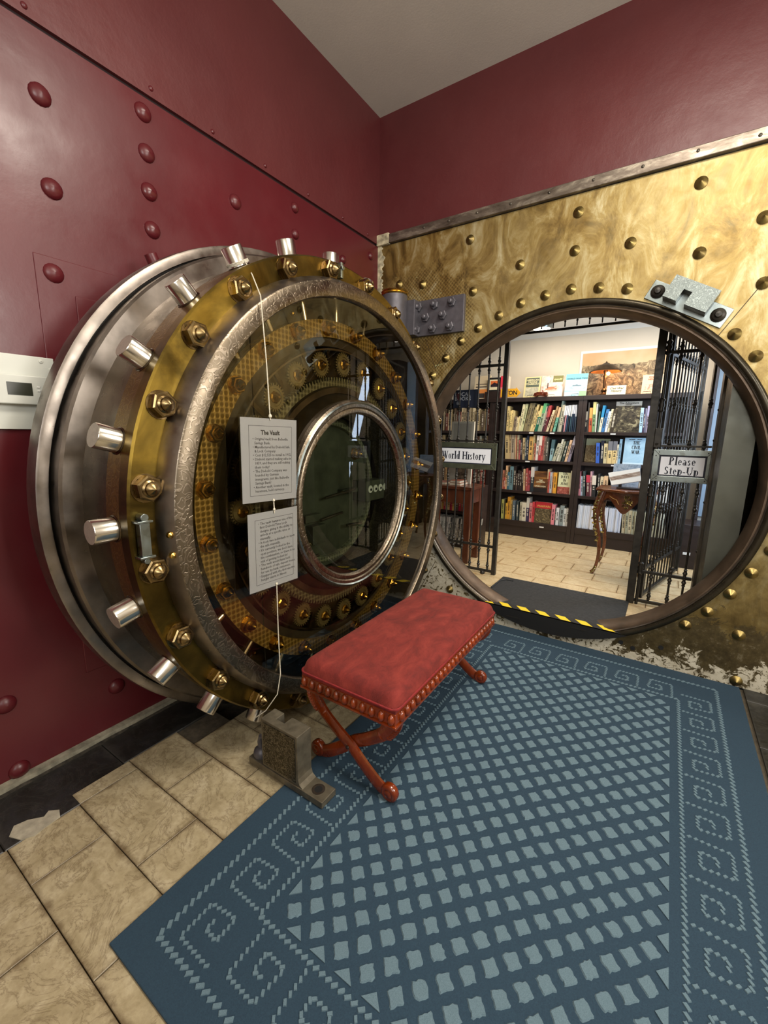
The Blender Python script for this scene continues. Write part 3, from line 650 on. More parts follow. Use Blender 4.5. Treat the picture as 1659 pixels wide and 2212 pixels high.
dl('glass_pane', [(.748, .482), (.748, .941)], M['glass'], cap0=False, cap1=False)
dl('port_glass', [(.757, .001), (.757, .417)], M['glass_port'], cap0=False, cap1=False)
dl('back_plate', [(.20, .001), (.20, 1.11)], M['steel_dark'], cap0=False, cap1=False)
def at(ang, r, x): a = math.radians(ang); return Vector((x, DC.y - math.cos(a) * r, DC.z + math.sin(a) * r))
# hex cap nut, axis +X
def nutmesh(R, h, name, mat):
    m = MB(); m.lathe([(0, R * 1.22), (.003, R * 1.22), (.003, R)], (0, 0, 0), A, 20, False, False)
    m.lathe([(.002, R * 1.12), (h, R * 1.12), (h + .004, R * .98)], (0, 0, 0), A, 6, False, True)
    m.lathe([(h + .002, R * .72), (h + .006, R * .74), (h + .010, R * .60), (h + .018, R * .58), (h + .026, R * .40), (h + .034, .001)], (0, 0, 0), A, 18, False, False); return m.mesh(name, mat, 28)
nm = nutmesh(.039, .032, 'hex_nut', M['brass_nut']); nm2 = nutmesh(.030, .024, 'hex_nut', M['brass_bright'])
m = MB(); m.lathe([(-.03, .041), (.080, .041), (.083, .039)], (0, 0, 0), (0, -1, 0), 28, False, False); m.mat(1); m.lathe([(.083, .039), (.0832, .001)], (0, 0, 0), (0, -1, 0), 28, False, False); bolt = m.mesh('locking_bolt', [M['chrome'], M['bolt_end']], 40)
m = MB(); m.lathe([(-.03, .0465), (.010, .0465), (.013, .043)], (0, 0, 0), (0, -1, 0), 28, False, False); bcol = m.mesh('bolt_collar', M['steel_brown'], 40)
m = MB(); m.lathe([(0, .019), (.085, .019)], (0, 0, 0), (0, -1, 0), 14, False, False); rod = m.mesh('connecting_rod', M['chrome'], 40)
gm = gear(.060, .018, .009, 26, 0, .014); gm.lathe([(.014, .05), (.018, .048), (.018, .038), (.014, .036)], (0, 0, 0), A, 20, False, False); gme = gm.mesh('pinion_gear', plain('pinion_steel', '8f8664', .4, .5, var=.15, scale=20), 30)
m = MB(); m.lathe([(0, .026), (.012, .026), (.016, .020), (.026, .018), (.034, .012), (.042, .001)], (0, 0, 0), A, 8, False, False); ghub = m.mesh('pinion_cap', M['brass_bright'], 25)
m = MB(); m.box((0, -.010, .045), (.012, .010, .125)); rk = m.mesh('rack_bar', M['steel_brown'], 0)
m = MB(); m.lathe([(0, .012), (.012, .011), (.016, .001)], (0, 0, 0), A, 8, False, False); stud = m.mesh('stud', M['brass_bright'], 25)
for k in range(24):
    a = 15 * k; an = a + 7.5; rx = lambda q: (-math.radians(q), 0, 0)
    hid = 250 < an % 360 < 260
    inst('hex_nut', nm, door, at(an, 1.062, .692), (math.radians(random.uniform(0, 60)), 0, 0))
    low = math.sin(math.radians(a)); r = 1.105
    if low < -.95: r = 1.105 - (.075 if low < -.99 else .045)
    inst('locking_bolt', bolt, door, at(a, r, .592), rx(a)); inst('bolt_collar', bcol, door, at(a, 1.105, .592), rx(a))
    inst('hex_nut', nm2, door, at(an, .823, .655), (math.radians(random.uniform(0, 60)), 0, 0))
    inst('connecting_rod', rod, door, at(a, .860, .62), rx(a))
    inst('pinion_gear', gme, door, at(a, .660, .657), (math.radians(random.uniform(0, 30)), 0, 0)); inst('pinion_cap', ghub, door, at(a, .660, .665), (math.radians(random.uniform(0, 60)), 0, 0))
    inst('rack_bar', rk, door, at(a + 7.5, .60, .64), (math.radians(90 - an), 0, 0))
    inst('stud', stud, door, at(a + 3.5, .905, .50))
# lever latch and clasp on the brass flange
m = MB(); m.lathe([(0, .030), (.012, .030), (.014, .024)], (.692, -2.362, 1.175), A, 16, False, True) if False else None
m = MB(); m.box((.695, -2.376, 1.040), (.722, -2.344, 1.150)); m.box((.692, -2.385, 1.150), (.728, -2.335, 1.158)); m.box((.692, -2.385, 1.032), (.728, -2.335, 1.040)); m.cyl((.692, -2.360, 1.168), (.726, -2.360, 1.168), .013, n=14); m.cyl((.692, -2.360, 1.022), (.720, -2.360, 1.022), .010, n=14)
obj('latch_bracket', m, M['nickel'], door, 30, .0015)
m = MB(); p = at(87, 1.08, .692); m.box((p.x, p.y - .008, p.z - .035), (p.x + .02, p.y + .008, p.z + .035)); m.cyl((p.x, p.y, p.z + .01), (p.x + .028, p.y, p.z + .01), .01, n=10); obj('clasp', m, M['nickel'], door, 30, .001)
# oval rub marks on collar: two small screws
for a_ in (-1, -5): inst('stud', stud, door, at(a_, 1.016, .745))
# time lock and bolt work seen through the port
X0 = .60
m = MB(); m.box((.56, -1.06, 1.045), (.66, -.83, 1.165)); obj('time_lock_case', m, M['port_plate'], door, 0, .004)
for k in range(4):
    cy = -1.02 + k * .052
    m = MB(); m.lathe([(0, .022), (.003, .022)], (.66, cy, 1.115), A, 20, False, True); dd = obj('dial', m, M['white'], door, 30)
    m = MB(); m.lathe([(0, .008), (.002, .008)], (.663, cy + .004, 1.112), A, 10, False, True); obj('dial_hand', m, M['black'], dd, 30)
for lo, hi in (((.56, -1.50, .98), (.60, -1.38, 1.02)), ((.56, -1.46, .86), (.61, -1.36, .96)), ((.56, -1.20, 1.10), (.60, -1.06, 1.125))):
    m = MB(); m.box(lo, hi); obj('lock_block', m, M['port_plate'], door, 0, .003)
for p0, p1 in (((.61, -1.40, .985), (.61, -1.22, 1.00)), ((.61, -1.36, 1.10), (.61, -1.10, 1.12)), ((.61, -.83, 1.14), (.61, -.72, 1.14)), ((.61, -1.18, .92), (.61, -1.04, .91)), ((.61, -1.5, .80), (.61, -1.42, .80))):
    m = MB(); m.cyl(p0, p1, .008, n=10); obj('lock_rod', m, M['steel'], door, 40)
for a_, r_ in ((70, .30), (300, .30), (20, .31)): inst('hex_nut', nm2, door, at(a_ + 120, r_, .56), (0, 0, 0))
# bright hinge clips on the right edge of the port
for a_ in (172, 180, 188, 198): p = at(a_, .50, .70); m = MB(); m.cyl(p + Vector((0, 0, -.028)), p + Vector((0, 0, .028)), .012, n=10); obj('port_hinge_barrel', m, M['brass_bright'], door, 40)
# spindle standing out behind the disc
m = MB(); m.cyl((.15, -1.905, 2.10), (.15, -1.945, 2.185), .026, n=16); m.cyl((.15, -1.88, 2.04), (.15, -1.91, 2.11), .036, n=16); m.tube([(.19, -1.80, 1.9), (.15, -1.88, 2.05)], .03, 10); obj('pressure_spindle', m, M['red_steel'], door, 40)
# crane arm to the hinge
m = MB(); m.box((.06, -1.0, 1.9), (.20, -.15, 2.1)); m.box((.06, -1.0, .3), (.20, -.15, .5)); obj('crane_arm', m, M['gunmetal'], door, 0, .01)
# hinge on the wall
hg = thing('door_hinge', 'grey steel hinge block with a round brass-collared barrel, right behind the vault door', 'hinge', (.25, -.14, 2.05))
m = MB(); m.lathe([(0, .095), (.36, .095)], (.25, -.14, 2.09), (0, 0, 1), 32); obj('barrel', m, M['gunmetal'], hg)
m = MB(); m.lathe([(0, .096), (.008, .103), (.016, .096), (.024, .103), (.032, .096), (.04, .06), (.045, .001)], (.25, -.14, 2.45), (0, 0, 1), 32, False, False); obj('collar', m, M['brass_bright'], hg)
m = MB(); m.box((.30, -.10, 2.17), (.40, -.0, 2.42)); m.box((.33, -.034, 2.168), (.768, .0, 2.420)); obj('strap_plate', m, M['gunmetal'], hg, 0, .004)
m = MB(); m.lathe([(0, .034), (.018, .034), (.022, .028)], (0, 0, 0), (0, -1, 0), 6, False, True); m.lathe([(.02, .020), (.05, .017), (.056, .010), (.056, .001)], (0, 0, 0), (0, -1, 0), 12, False, False); hb = m.mesh('hex_bolt', M['gunmetal'], 28)
for x, z in [(.40, 2.375), (.535, 2.375), (.675, 2.375), (.465, 2.295), (.605, 2.295), (.39, 2.215), (.525, 2.21), (.665, 2.21)]: inst('hex_bolt', hb, hg, (x, -.034, z), (0, random.uniform(0, 1), 0))
# ================================================================ keeper bracket on wall (notched), tilted
def frame_local(o, ang):
    U = Vector((math.cos(ang), 0, math.sin(ang))); V = Vector((-math.sin(ang), 0, math.cos(ang))); return U, V
kb = thing('bolt_keeper', 'notched silver keeper bracket engraved with scrolls, bolted above the round opening', 'bracket', (2.09, -.03, 2.17))
U_, V_ = frame_local(None, math.atan2(-.205, .37)); W_ = Vector((0, -1, 0)); O_ = Vector((2.092, 0, 2.172))
m = MB(); m.prism([(-.215, -.052), (.215, -.052), (.215, .052), (-.215, .052)], O_, U_, V_, W_, 0, .012); obj('base_plate', m, M['nickel'], kb, 0, .002)
m = MB(); m.prism([(-.115, -.05), (.115, -.05), (.115, .075), (-.115, .075), (-.115, .02), ], O_, U_, V_, W_, .012, .02)
m = MB(); notch = [(-.12, -.028), (-.045, -.028), (-.045, .035), (.0, .035), (.0, -.028), (.115, -.028), (.115, .085), (-.12, .085)]
m.prism([notch[0], notch[1], notch[2], (-.045, .085), notch[7]], O_, U_, V_, W_, .012, .105); m.prism([notch[3], notch[4], notch[5], notch[6], (.0, .085)], O_, U_, V_, W_, .012, .105); m.prism([(-.045, .035), (0, .035), (0, .085), (-.045, .085)], O_, U_, V_, W_, .012, .105)
obj('keeper_block', m, M['rim'], kb, 0)
m = MB()
for pl in ([(-.12, -.028), (-.045, -.028), (-.045, .085), (-.12, .085)], [(.0, -.028), (.115, -.028), (.115, .085), (.0, .085)], [(-.045, .035), (0, .035), (0, .085), (-.045, .085)]): m.prism(pl, O_, U_, V_, W_, .1052, .107)
obj('engraved_face', m, M['damask'], kb, 0)
for s_ in (-1, 1):
    c = O_ + U_ * (.168 * s_); m = MB(); m.lathe([(.012, .036), (.018, .036), (.024, .028), (.030, .028), (.036, .018), (.048, .014), (.050, .001)], c, W_, 20, False, False); obj('bolt', m, M['iron'], kb, 30)
# ================================================================ keeper bracket on floor
fk = thing('floor_keeper', 'notched steel keeper block engraved on one side, standing on the rug corner', 'bracket', (.93, -1.965, 0))
y0, y1 = -2.005, -1.922
def notched(poly, z0, z1, name, mat, bev=.002):
    m = MB(); m.prism(poly, (0, 0, 0), (1, 0, 0), (0, 1, 0), (0, 0, 1), z0, z1); return obj(name, m, mat, fk, 0, bev)
m = MB(); m.box((.715, y0, .012), (1.140, y1, .040)); obj('foot_plate', m, M['steel_grey'], fk, 0, .002)
notched([(.800, y0 + .004), (1.010, y0 + .004), (1.010, y1), (.905, y1), (.905, y1 - .045), (.858, y1 - .045), (.858, y1), (.800, y1)], .04, .262, 'notched_block', M['steel_grey'])
m = MB(); m.box((.812, y0 + .001, .055), (.998, y0 + .005, .25)); obj('engraved_panel', m, M['engraved_fine'], fk, 0)
m = MB(); m.prism([(1.010, .04), (1.034, .04), (1.016, .052), (1.010, .072)], (0, 0, 0), (1, 0, 0), (0, 0, 1), (0, 1, 0), y0 + .004, y1); obj('fillet', m, M['steel_grey'], fk, 0)
m = MB(); m.lathe([(0, .0165), (.0012, .0165)], (1.085, (y0 + y1) / 2, .040), (0, 0, 1), 20, False, True); obj('bolt_hole', m, M['black'], fk, 0)
m = MB(); m.ring(.0165, .027, (1.085, (y0 + y1) / 2, .04), (1, 0, 0), (0, 1, 0), (0, 0, 1), 0, .0008, 24); obj('hole_washer_mark', m, M['steel'], fk, 0)
m = MB(); m.lathe([(0, .032), (.012, .034), (.03, .030), (.04, .018), (.042, .012)], (.752, y1 - .045, .04), (0, 0, 1), 14, False, True); m.tube([(.752, y1 - .045, .07), (.750, y1 - .047, .11), (.757, y1 - .045, .135), (.772, y1 - .043, .14), (.784, y1 - .043, .12)], .012, 8); obj('hook_bolt', m, M['gunmetal'], fk, 40)
# ================================================================ RUG
RXA, RXB, RYA, RYB = .93, 2.60, -2.672, -.015
rug = thing('rug', 'large blue rug with diamond lattice and key border running to the vault opening', 'rug', (1.76, -1.34, 0))
m = MB(); m.box((RXA, RYA, .0005), (RXB, RYB, .009)); obj('backing', m, M['rug'], rug, 0, .003)
def tuft(m, c, ux, uy, hx, hy, z=.009, h=.0035):
    # low pillow with ragged outline
    big = hx > .015; S8 = [(1, 0), (1, 1), (0, 1), (-1, 1), (-1, 0), (-1, -1), (0, -1), (1, -1)]; S16 = [(1, 0), (1, .4), (1, .8), (.8, 1), (.4, 1), (0, 1), (-.4, 1), (-.8, 1), (-1, .8), (-1, .4), (-1, 0), (-1, -.4), (-1, -.8), (-.8, -1), (-.4, -1), (0, -1), (.4, -1), (.8, -1), (1, -.8), (1, -.4)]
    SS = S16 if big else S8; b = len(m.v); n = len(SS); out = []
    for k in range(n):
        sx, sy = SS[k]; j = 1 + random.uniform(-.13, .10)
        out.append((c[0] + (ux[0] * sx * hx + uy[0] * sy * hy) * j, c[1] + (ux[1] * sx * hx + uy[1] * sy * hy) * j))
    m.v += [(x, y, z) for x, y in out]; m.v += [(c[0] + (x - c[0]) * .86, c[1] + (y - c[1]) * .86, z + h) for x, y in out]
    for k in range(n): j = (k + 1) % n; m.face([b + k, b + j, b + n + j, b + n + k])
    m.face([b + n + k for k in range(n)])
m = MB(); s2 = math.sqrt(.5); px_, py_ = .0909, .0985
fx0, fx1, fy0, fy1 = 1.2605, 2.2604, -2.365, -.395
i = 0
for i in range(-1, 23):
    for j in range(-1, 44):
        if (i + j) % 2: continue
        x = 1.2605 + i * px_ / 2; y = -2.365 + j * py_ / 2
        # diamond lattice; clip those that cross the field edge to half diamonds
        if x < fx0 - .01 or x > fx1 + .01 or y < fy0 - .01 or y > fy1 + .01: continue
        cx_ = abs(x - fx0) < .012 or abs(x - fx1) < .012; cy_ = abs(y - fy0) < .012 or abs(y - fy1) < .012
        if cx_ and cy_: continue
        h = .0208
        if cx_ or cy_:
            sx = 1 if abs(x - fx0) < .012 else (-1 if abs(x - fx1) < .014 else 0); sy = 1 if y < -1.4 else -1; d = .029
            if sx: P = [(x, y - d), (x + sx * d, y), (x, y + d)]
            else: P = [(x - d, y), (x + d, y), (x, y + sy * d)]
            b = m.addv([(a, c, .009) for a, c in P] + [(a, c, .0125) for a, c in P])
            for q in range(3): q2 = (q + 1) % 3; m.face([b + q, b + q2, b + 3 + q2, b + 3 + q])
            m.face([b + 3, b + 4, b + 5]); continue
        tuft(m, (x, y), (s2, s2), (-s2, s2), h, h)
o = obj('diamond_tufts', m, M['rug_tuft'], rug, 0); o['kind'] = 'stuff'
m = MB()
def rope(a, b, w=.010, pitch=.021, slant=.55):
    a = Vector(a); b = Vector(b); d = (b - a); L = d.length; d /= L; n = Vector((-d.y, d.x)); k = max(1, round(L / pitch)); 
    for q in range(k):
        c = a + d * ((q + .5) * L / k); ux3 = (d * .75 + n * .66).normalized(); tuft(m, (c.x, c.y), (ux3.x, ux3.y), (-ux3.y, ux3.x), w * .66, pitch * .25, .009, .003)
for (r_, wd, pt) in ((0, .017, .024), (1, .015, .022)):
    X0_, X1_, Y0_, Y1_ = ((1.028, 2.482, -2.585, -.135), (1.228, 2.300, -2.386, -.365))[r_]
    rope((X0_, Y0_), (X1_, Y0_), wd, pt); rope((X1_, Y0_), (X1_, Y1_), wd, pt); rope((X1_, Y1_), (X0_, Y1_), wd, pt); rope((X0_, Y1_), (X0_, Y0_), wd, pt)
KEY = [(0, .012), (0, .145), (.105, .145), (.118, .05), (.050, .05), (.052, .100), (.085, .098)]
def keyrun(o, du, dv, L, pitch=.172):
    n = int(round(L / pitch)); o = Vector(o); du = Vector(du); dv = Vector(dv)
    for k in range(n):
        P = [o + du * (k * L / n + a) + dv * b for a, b in KEY]
        for a, b in zip(P, P[1:]): rope(a, b, .012, .018)
keyrun((1.27, -2.386), (1, 0), (0, -1), 1.02); keyrun((1.228, -2.55), (0, 1), (-1, 0), 2.40); keyrun((2.27, -.365), (-1, 0), (0, 1), 1.02); keyrun((2.30, -.30), (0, -1), (1, 0), 2.24)
o = obj('key_border_tufts', m, M['rug_tuft'], rug, 0); o['kind'] = 'stuff'
# ================================================================ BENCH
bx0, bx1, by0, by1 = .892, 1.375, -1.857, -.776
bn = thing('bench', 'red suede bench on carved glossy cherry wood legs, standing on the blue rug', 'bench', ((bx0 + bx1) / 2, (by0 + by1) / 2, 0))
def cushion(x0, x1, y0, y1, z0, z1, R, nx=26, ny=48):
    m = MB(); top = []; cx, cy = (x0 + x1) / 2, (y0 + y1) / 2; hx, hy = (x1 - x0) / 2, (y1 - y0) / 2
    def zz(u, v):
        dx = max(0, abs(u) * hx - (hx - R)) / R; dy = max(0, abs(v) * hy - (hy - R)) / R; d = min(1, math.hypot(dx, dy)); crown = .012 * (1 - u * u) * (1 - v * v)
        return z0 + (z1 - z0 - .012) * math.sqrt(max(0, 1 - d ** 2.6)) + crown
    def sp(k, n): t = -1 + 2 * k / n; return math.copysign(1 - (1 - abs(t)) ** 1.35, t)
    for j in range(ny + 1):
        for i in range(nx + 1):
            u, v = sp(i, nx), sp(j, ny); X, Y = cx + u * hx, cy + v * hy
            # round plan corners
            ex, ey = abs(u) * hx - (hx - .03), abs(v) * hy - (hy - .03)
            if ex > 0 and ey > 0:
                L = math.hypot(ex, ey)
                if L > .03: X = cx + math.copysign(hx - .03 + ex * .03 / L, u); Y = cy + math.copysign(hy - .03 + ey * .03 / L, v)
            wob = .0022 * math.sin(X * 31 + math.sin(Y * 14) * 2) * math.sin(Y * 23 + X * 9) * (1 - max(abs(u), abs(v)) ** 4)
            m.v.append((X, Y, zz(u, v) + wob))
    for j in range(ny):
        for i in range(nx): a = j * (nx + 1) + i; m.face([a, a + 1, a + nx + 2, a + nx + 1])
    m.box((x0 + .006, y0 + .006, z0 - .022), (x1 - .006, y1 - .006, z0 + .003)); return m
ZS = .432
obj('cushion', cushion(bx0, bx1, by0, by1, ZS, .498, .045), M['suede'], bn, 60)
m = MB(); e = .002; r = .03
pp = []
for cx, cy, a0 in ((bx1 - r, by1 - r, 0), (bx0 + r, by1 - r, 90), (bx0 + r, by0 + r, 180), (bx1 - r, by0 + r, 270)):
    for k in range(6): th = math.radians(a0 + 18 * k); pp.append((cx + math.cos(th) * (r + e), cy + math.sin(th) * (r + e), ZS))
pp.append(pp[0]); m.tube(pp, .005, 6); obj('piping', m, M['suede_dark'], bn)
m = MB(); m.box((bx0 + .004, by0 + .004, .356), (bx1 - .004, by1 - .004, .412)); m.box((bx0 - .002, by0 - .002, .352), (bx1 + .002, by1 + .002, .364)); ap = obj('apron', m, M['cherry'], bn, 0, .003)
m = MB(); m.lathe([(-.022, .004), (-.018, .012), (-.004, .0155), (.010, .013), (.018, .007), (.021, .001)], (0, 0, 0), (0, 0, 1), 10, True, False); gd = m.mesh('gadroon', M['cherry'], 60)
nfx, nfy = 11, 25
for k in range(nfx):
    x = bx0 + .022 + (bx1 - bx0 - .044) * k / (nfx - 1)
    for y in (by0 + .003, by1 - .003): inst('gadroon', gd, bn, (x, y, .389))
for k in range(nfy):
    y = by0 + .045 + (by1 - by0 - .09) * k / (nfy - 1)
    for x in (bx0 + .003, bx1 - .003): inst('gadroon', gd, bn, (x, y, .389))
def curve(P, n=8):
    out = []
    for i in range(len(P) - 1):
        p0, p1, p2, p3 = [Vector(P[max(0, min(len(P) - 1, i + q))]) for q in (-1, 0, 1, 2)]
        for k in range(n):
            t = k / n; out.append(.5 * ((2 * p1) + (p2 - p0) * t + (2 * p0 - 5 * p1 + 4 * p2 - p3) * t * t + (3 * p1 - p0 - 3 * p2 + p3) * t ** 3))
    out.append(Vector(P[-1])); return out
for yc, sgn in ((by0 + .05, 1), (by1 - .05, 1)):
    for s_, off in ((1, -.012), (-1, .012)):
        # from the top corner across to the opposite foot
        def q(x, z): return ((bx0 + bx1) / 2 + s_ * x, yc + off, z)
        P = curve([q(-.195, .36), q(-.192, .315), (q(-.150, .262)), q(-.075, .205), q(.0, .158), q(.075, .095), q(.145, .045), q(.188, .030)], 6)
        n = len(P); sq = [(.012 + .003 * math.sin(PI * i / n), .031 + .016 * max(0, 1 - i / (n * .3)) - .003 * math.sin(PI * i / n)) for i in range(n)]
        m = MB(); m.tube(P, 0, 8, True, (0, 1, 0), sq); lg = obj('leg', m, M['cherry'], bn, 50)
        m = MB()   # scroll foot: drum with spiral rings
        c = Vector(q(.198, .037)); m.lathe([(-.021, .001), (-.021, .012), (-.017, .018), (-.019, .022), (-.015, .032), (-.010, .037), (.010, .037), (.015, .032), (.019, .022), (.017, .018), (.021, .012), (.021, .001)], c, (0, 1, 0), 20, False, False); obj('scroll_foot', m, M['cherry'], lg, 50)
        m = MB()   # acanthus leaf ribs on the knee
        for t_ in range(3, 12):
            p = P[t_]; d = (P[t_ + 1] - P[t_ - 1]).normalized(); nn = Vector((-d.z, 0, d.x)) * s_
            for sd in (-1, 1): m.lathe([(-.004, .002), (0, .0085), (.012, .006), (.022, .001)], p + nn * (.020 * sd) + Vector((0, -.008 if yc < -1.3 else .008, 0)), (d * -.7 + nn * sd * .6 + Vector((0, -.2, 0))), 6, True, False)
        obj('leaf_carving', m, M['cherry'], lg, 50)['kind'] = 'stuff'
        m = MB(); p = P[13]; m.lathe([(-.003, .024), (.003, .024)], p, (P[14] - P[12]), 12); m.v = [(x, p.y + (y - p.y) * .8, z) for x, y, z in m.v]; obj('leg_band', m, M['cherry'], lg, 30)
    m = MB(); m.lathe([(0, .008), (.005, .007), (.007, .001)], ((bx0 + bx1) / 2, yc - .030, .158), (0, -1, 0), 10, False, False); obj('pivot_screw', m, M['wood_dark'], bn, 40)
bn.location.z += .0095
# ================================================================ thermostat, cards, string
th = thing('thermostat', 'white wall thermostat with dark display on a screwed cover plate, left edge of the photo', 'thermostat', (.0, -2.42, 1.44))
m = MB(); m.box((.0095, -2.66, 1.44), (.016, -2.335, 1.54)); obj('lower_plate', m, M['plastic'], th, 0, .002)
m = MB(); m.box((.0095, -2.66, 1.53), (.024, -2.302, 1.716)); obj('cover_plate', m, M['plastic'], th, 0, .003)
m = MB(); m.box((.024, -2.62, 1.533), (.050, -2.335, 1.640)); obj('housing', m, M['plastic'], th, 0, .004)
m = MB(); m.box((.050, -2.468, 1.566), (.0515, -2.392, 1.612)); obj('display', m, M['lcd'], th, 0)
for y, z in ((-2.372, 1.60), (-2.372, 1.586)): m = MB(); m.box((.050, y - .005, z - .003), (.053, y + .005, z + .003)); obj('button', m, M['white'], th, 0, .001)
for y, z in ((-2.345, 1.700), (-2.315, 1.672), (-2.62, 1.70)): m = MB(); m.lathe([(0, .008), (.003, .007), (.0045, .001)], (.024, y, z), A, 12, False, False); obj('screw', m, M['plastic'], th, 30)
def qmesh(name, c4, th_, mats, parent, bow=0.0, nx=6, ny=8):
    # c4: TL, TR, BR, BL in (y,z) at x
    m = MB(); x = c4[0]; TL_, TR_, BR_, BL_ = [Vector((0, *p)) for p in c4[1:]]
    for s in (0, 1):
        for j in range(ny + 1):
            for i in range(nx + 1):
                u, v = i / nx, j / ny; p = TL_.lerp(TR_, u).lerp(BL_.lerp(BR_, u), v); m.v.append((x + bow * math.sin(PI * v) * (1) + (th_ if s else 0), p.y, p.z))
    n = (nx + 1) * (ny + 1)
    for s in (0, 1):
        for j in range(ny):
            for i in range(nx): a = s * n + j * (nx + 1) + i; m.face([a, a + 1, a + nx + 2, a + nx + 1])
    return obj(name, m, mats, parent, 60)
T1 = [("The Vault", 0)]
B1 = ["\u2022 Original vault from Belleville", "  Savings Bank.", "\u2022 Manufactured by Diebold Safe", "  & Lock Company.", "\u2022 Cost $12,525 to install in 1912.", "\u2022 Diebold started making safes in", "  1859, and they are still making", "  them today!", "\u2022 The Diebold Company was", "  founded by German", "  immigrants, just like Belleville", "  Savings Bank!", "\u2022 Another vault, located in the", "  basement, held currency."]
B2 = ["\u2022 The vault features one of the", "  first Diebold Time Lock", "  designs, giving it the ability to", "  unlock at a specific time or", "  manually.", "\u2022 It took two individuals to open", "  the safe manually.", "\u2022 It's currently locked in the", "  open position, we don't have", "  the combination, so there is no", "  risk of getting locked in!", "\u2022 The vault would have held", "  hundreds of safe deposit boxes,", "  for use by bank customers.", "\u2022 Equipped with the first electric", "  burglar alarm in Illinois."]
def card(name, label, c4, lines, title, ty, shear=0.0):
    cy = sum(p[0] for p in c4[1:]) / 4; cz = min(p[1] for p in c4[1:]); t = thing(name, label, 'sign', (c4[0], cy, cz), 'laminated cards hung on string')
    qmesh('sheet', c4, .0008, M['paper'], t)
    gl = [c4[0] + .0012] + [(cy + (p[0] - cy) * 1.07, (cz + .16) + (p[1] - cz - .16) * 1.05) for p in c4[1:]]
    qmesh('laminate', [gl[0] + .002] + gl[1:], .0004, M['laminate'], t)
    TL_, TR_, BR_, BL_ = [Vector((0, *p)) for p in c4[1:]]
    def P(u, v): q = TL_.lerp(TR_, u).lerp(BL_.lerp(BR_, u), v); return Vector((c4[0] + .0011, q.y, q.z))
    m = MB()
    for a, b in (((.13, .09), (.9, .09)), ((.9, .09), (.9, .92)), ((.9, .92), (.13, .92)), ((.13, .92), (.13, .09))):
        a = P(*a); b = P(*b); d = (b - a).normalized(); n_ = Vector((0, -d.z, d.y)) * .0007; i_ = m.addv([a - n_, a + n_, b + n_, b - n_]); m.face([i_, i_ + 1, i_ + 2, i_ + 3])
    obj('printed_border', m, M['ink_grey'], t, 0)
    def U(v): return (P(1, v) - P(0, v)).normalized()
    W3 = Vector((1, 0, 0))
    if title: me = serif_title; place_text(me, t, P(.5, .17), U(.17), W3.cross(U(.17)))
    for k, ln in enumerate(lines):
        v = ty + (.90 - ty) * k / (len(lines) - .3); me = text_mesh(ln, .0148, M['ink_grey'], .00012, 0, 1.0, 'LEFT', res=1, depth=.0001)
        place_text(me, t, P(.19, v), U(v), W3.cross(U(v)))
    return t
serif_title = text_mesh('The Vault', .024, M['ink_grey'], .0009, res=2, depth=.0001)
c1 = card('hanging_card', 'upper white laminated card titled The Vault, hung on string over door glass', (.79, (-2.025, 1.496), (-1.741, 1.491), (-1.753, 1.166), (-2.031, 1.175)), B1, True, .245)
c2 = card('hanging_card', 'lower white laminated card without title, hung on string over door glass', (.79, (-2.012, 1.130), (-1.750, 1.130), (-1.757, .806), (-2.018, .813)), B2, False, .14)
bolt60 = at(60, 1.128, .592); d60 = Vector((0, -math.cos(math.radians(60)), math.sin(math.radians(60)))); side = d60.cross(Vector((1, 0, 0)))
loop = [bolt60 + (Vector((1, 0, 0)) * math.cos(t * PI / 8) + side * math.sin(t * PI / 8)) * .044 for t in range(17)]
strg = thing('string', 'thin white cotton string tied to chrome bolts and carrying two cards', 'string', (.79, -1.886, .2))
for o_ in (-.004, .0, .004): m = MB(); m.tube([p + d60 * o_ for p in loop], .002, 5, False); obj('string_turn', m, M['string'], strg)
def seg(pts, knots):
    m = MB(); m.tube(pts, .0022, 5); o = obj('string_length', m, M['string'], strg)
    for c, h_ in knots: m = MB(); m.lathe([(-h_, .002), (-h_ * .4, h_ * .85), (h_ * .5, h_ * .75), (h_, .002)], c, (0, .1, 1), 8); obj('knot', m, M['string'], o)
seg([loop[0], (.70, -1.865, 2.03), (.782, -1.90, 1.935), (.793, -1.893, 1.7), (.794, -1.886, 1.50), (.796, -1.886, 1.488)], [((.795, -1.886, 1.503), .008)])
seg([(.795, -1.884, 1.178), (.796, -1.884, 1.16), (.796, -1.882, 1.118)], [((.796, -1.883, 1.135), .006), ((.796, -1.884, 1.172), .006)])
b60 = at(-60, 1.135, .592)
seg([(.795, -1.883, .822), (.794, -1.883, .6), (.793, -1.878, .40), (.788, -1.895, .31), (.75, -1.93, .235), (.70, -1.95, .19), tuple(b60 + Vector((.045, 0, .0)))], [((.795, -1.883, .818), .006)])
# ================================================================ threshold board with hazard tape
sb = thing('step_board', 'black rubber covered step board with hazard striped edge across the round opening', 'step', (1.49, .1, .05))
m = MB(); a1 = math.asin((.160 - OC[1]) / 1.118); poly = []
n = 24; ta = PI - a1; 
for k in range(n + 1): th = (PI - a1) + (2 * PI + a1 - (PI - a1)) * k / n; poly.append((OC[0] + math.cos(th) * 1.116, OC[1] + math.sin(th) * 1.116))
m.prism(poly, (0, 0, 0), (1, 0, 0), (0, 0, 1), (0, -1, 0), -.03, .030); obj('fascia', m, M['black'], sb, 0)
m = MB(); m.box((.975, .0, .150), (1.975, .64, .170)); obj('rubber_top', m, M['blackmat'], sb, 0, .003)
for x in (1.27, 1.72): m = MB(); m.box((x - .05, -.033, .095 if x < 1.5 else .128), (x + .05, -.029, .107 if x < 1.5 else .138)); obj('slot', m, M['darkback'], sb, 0)
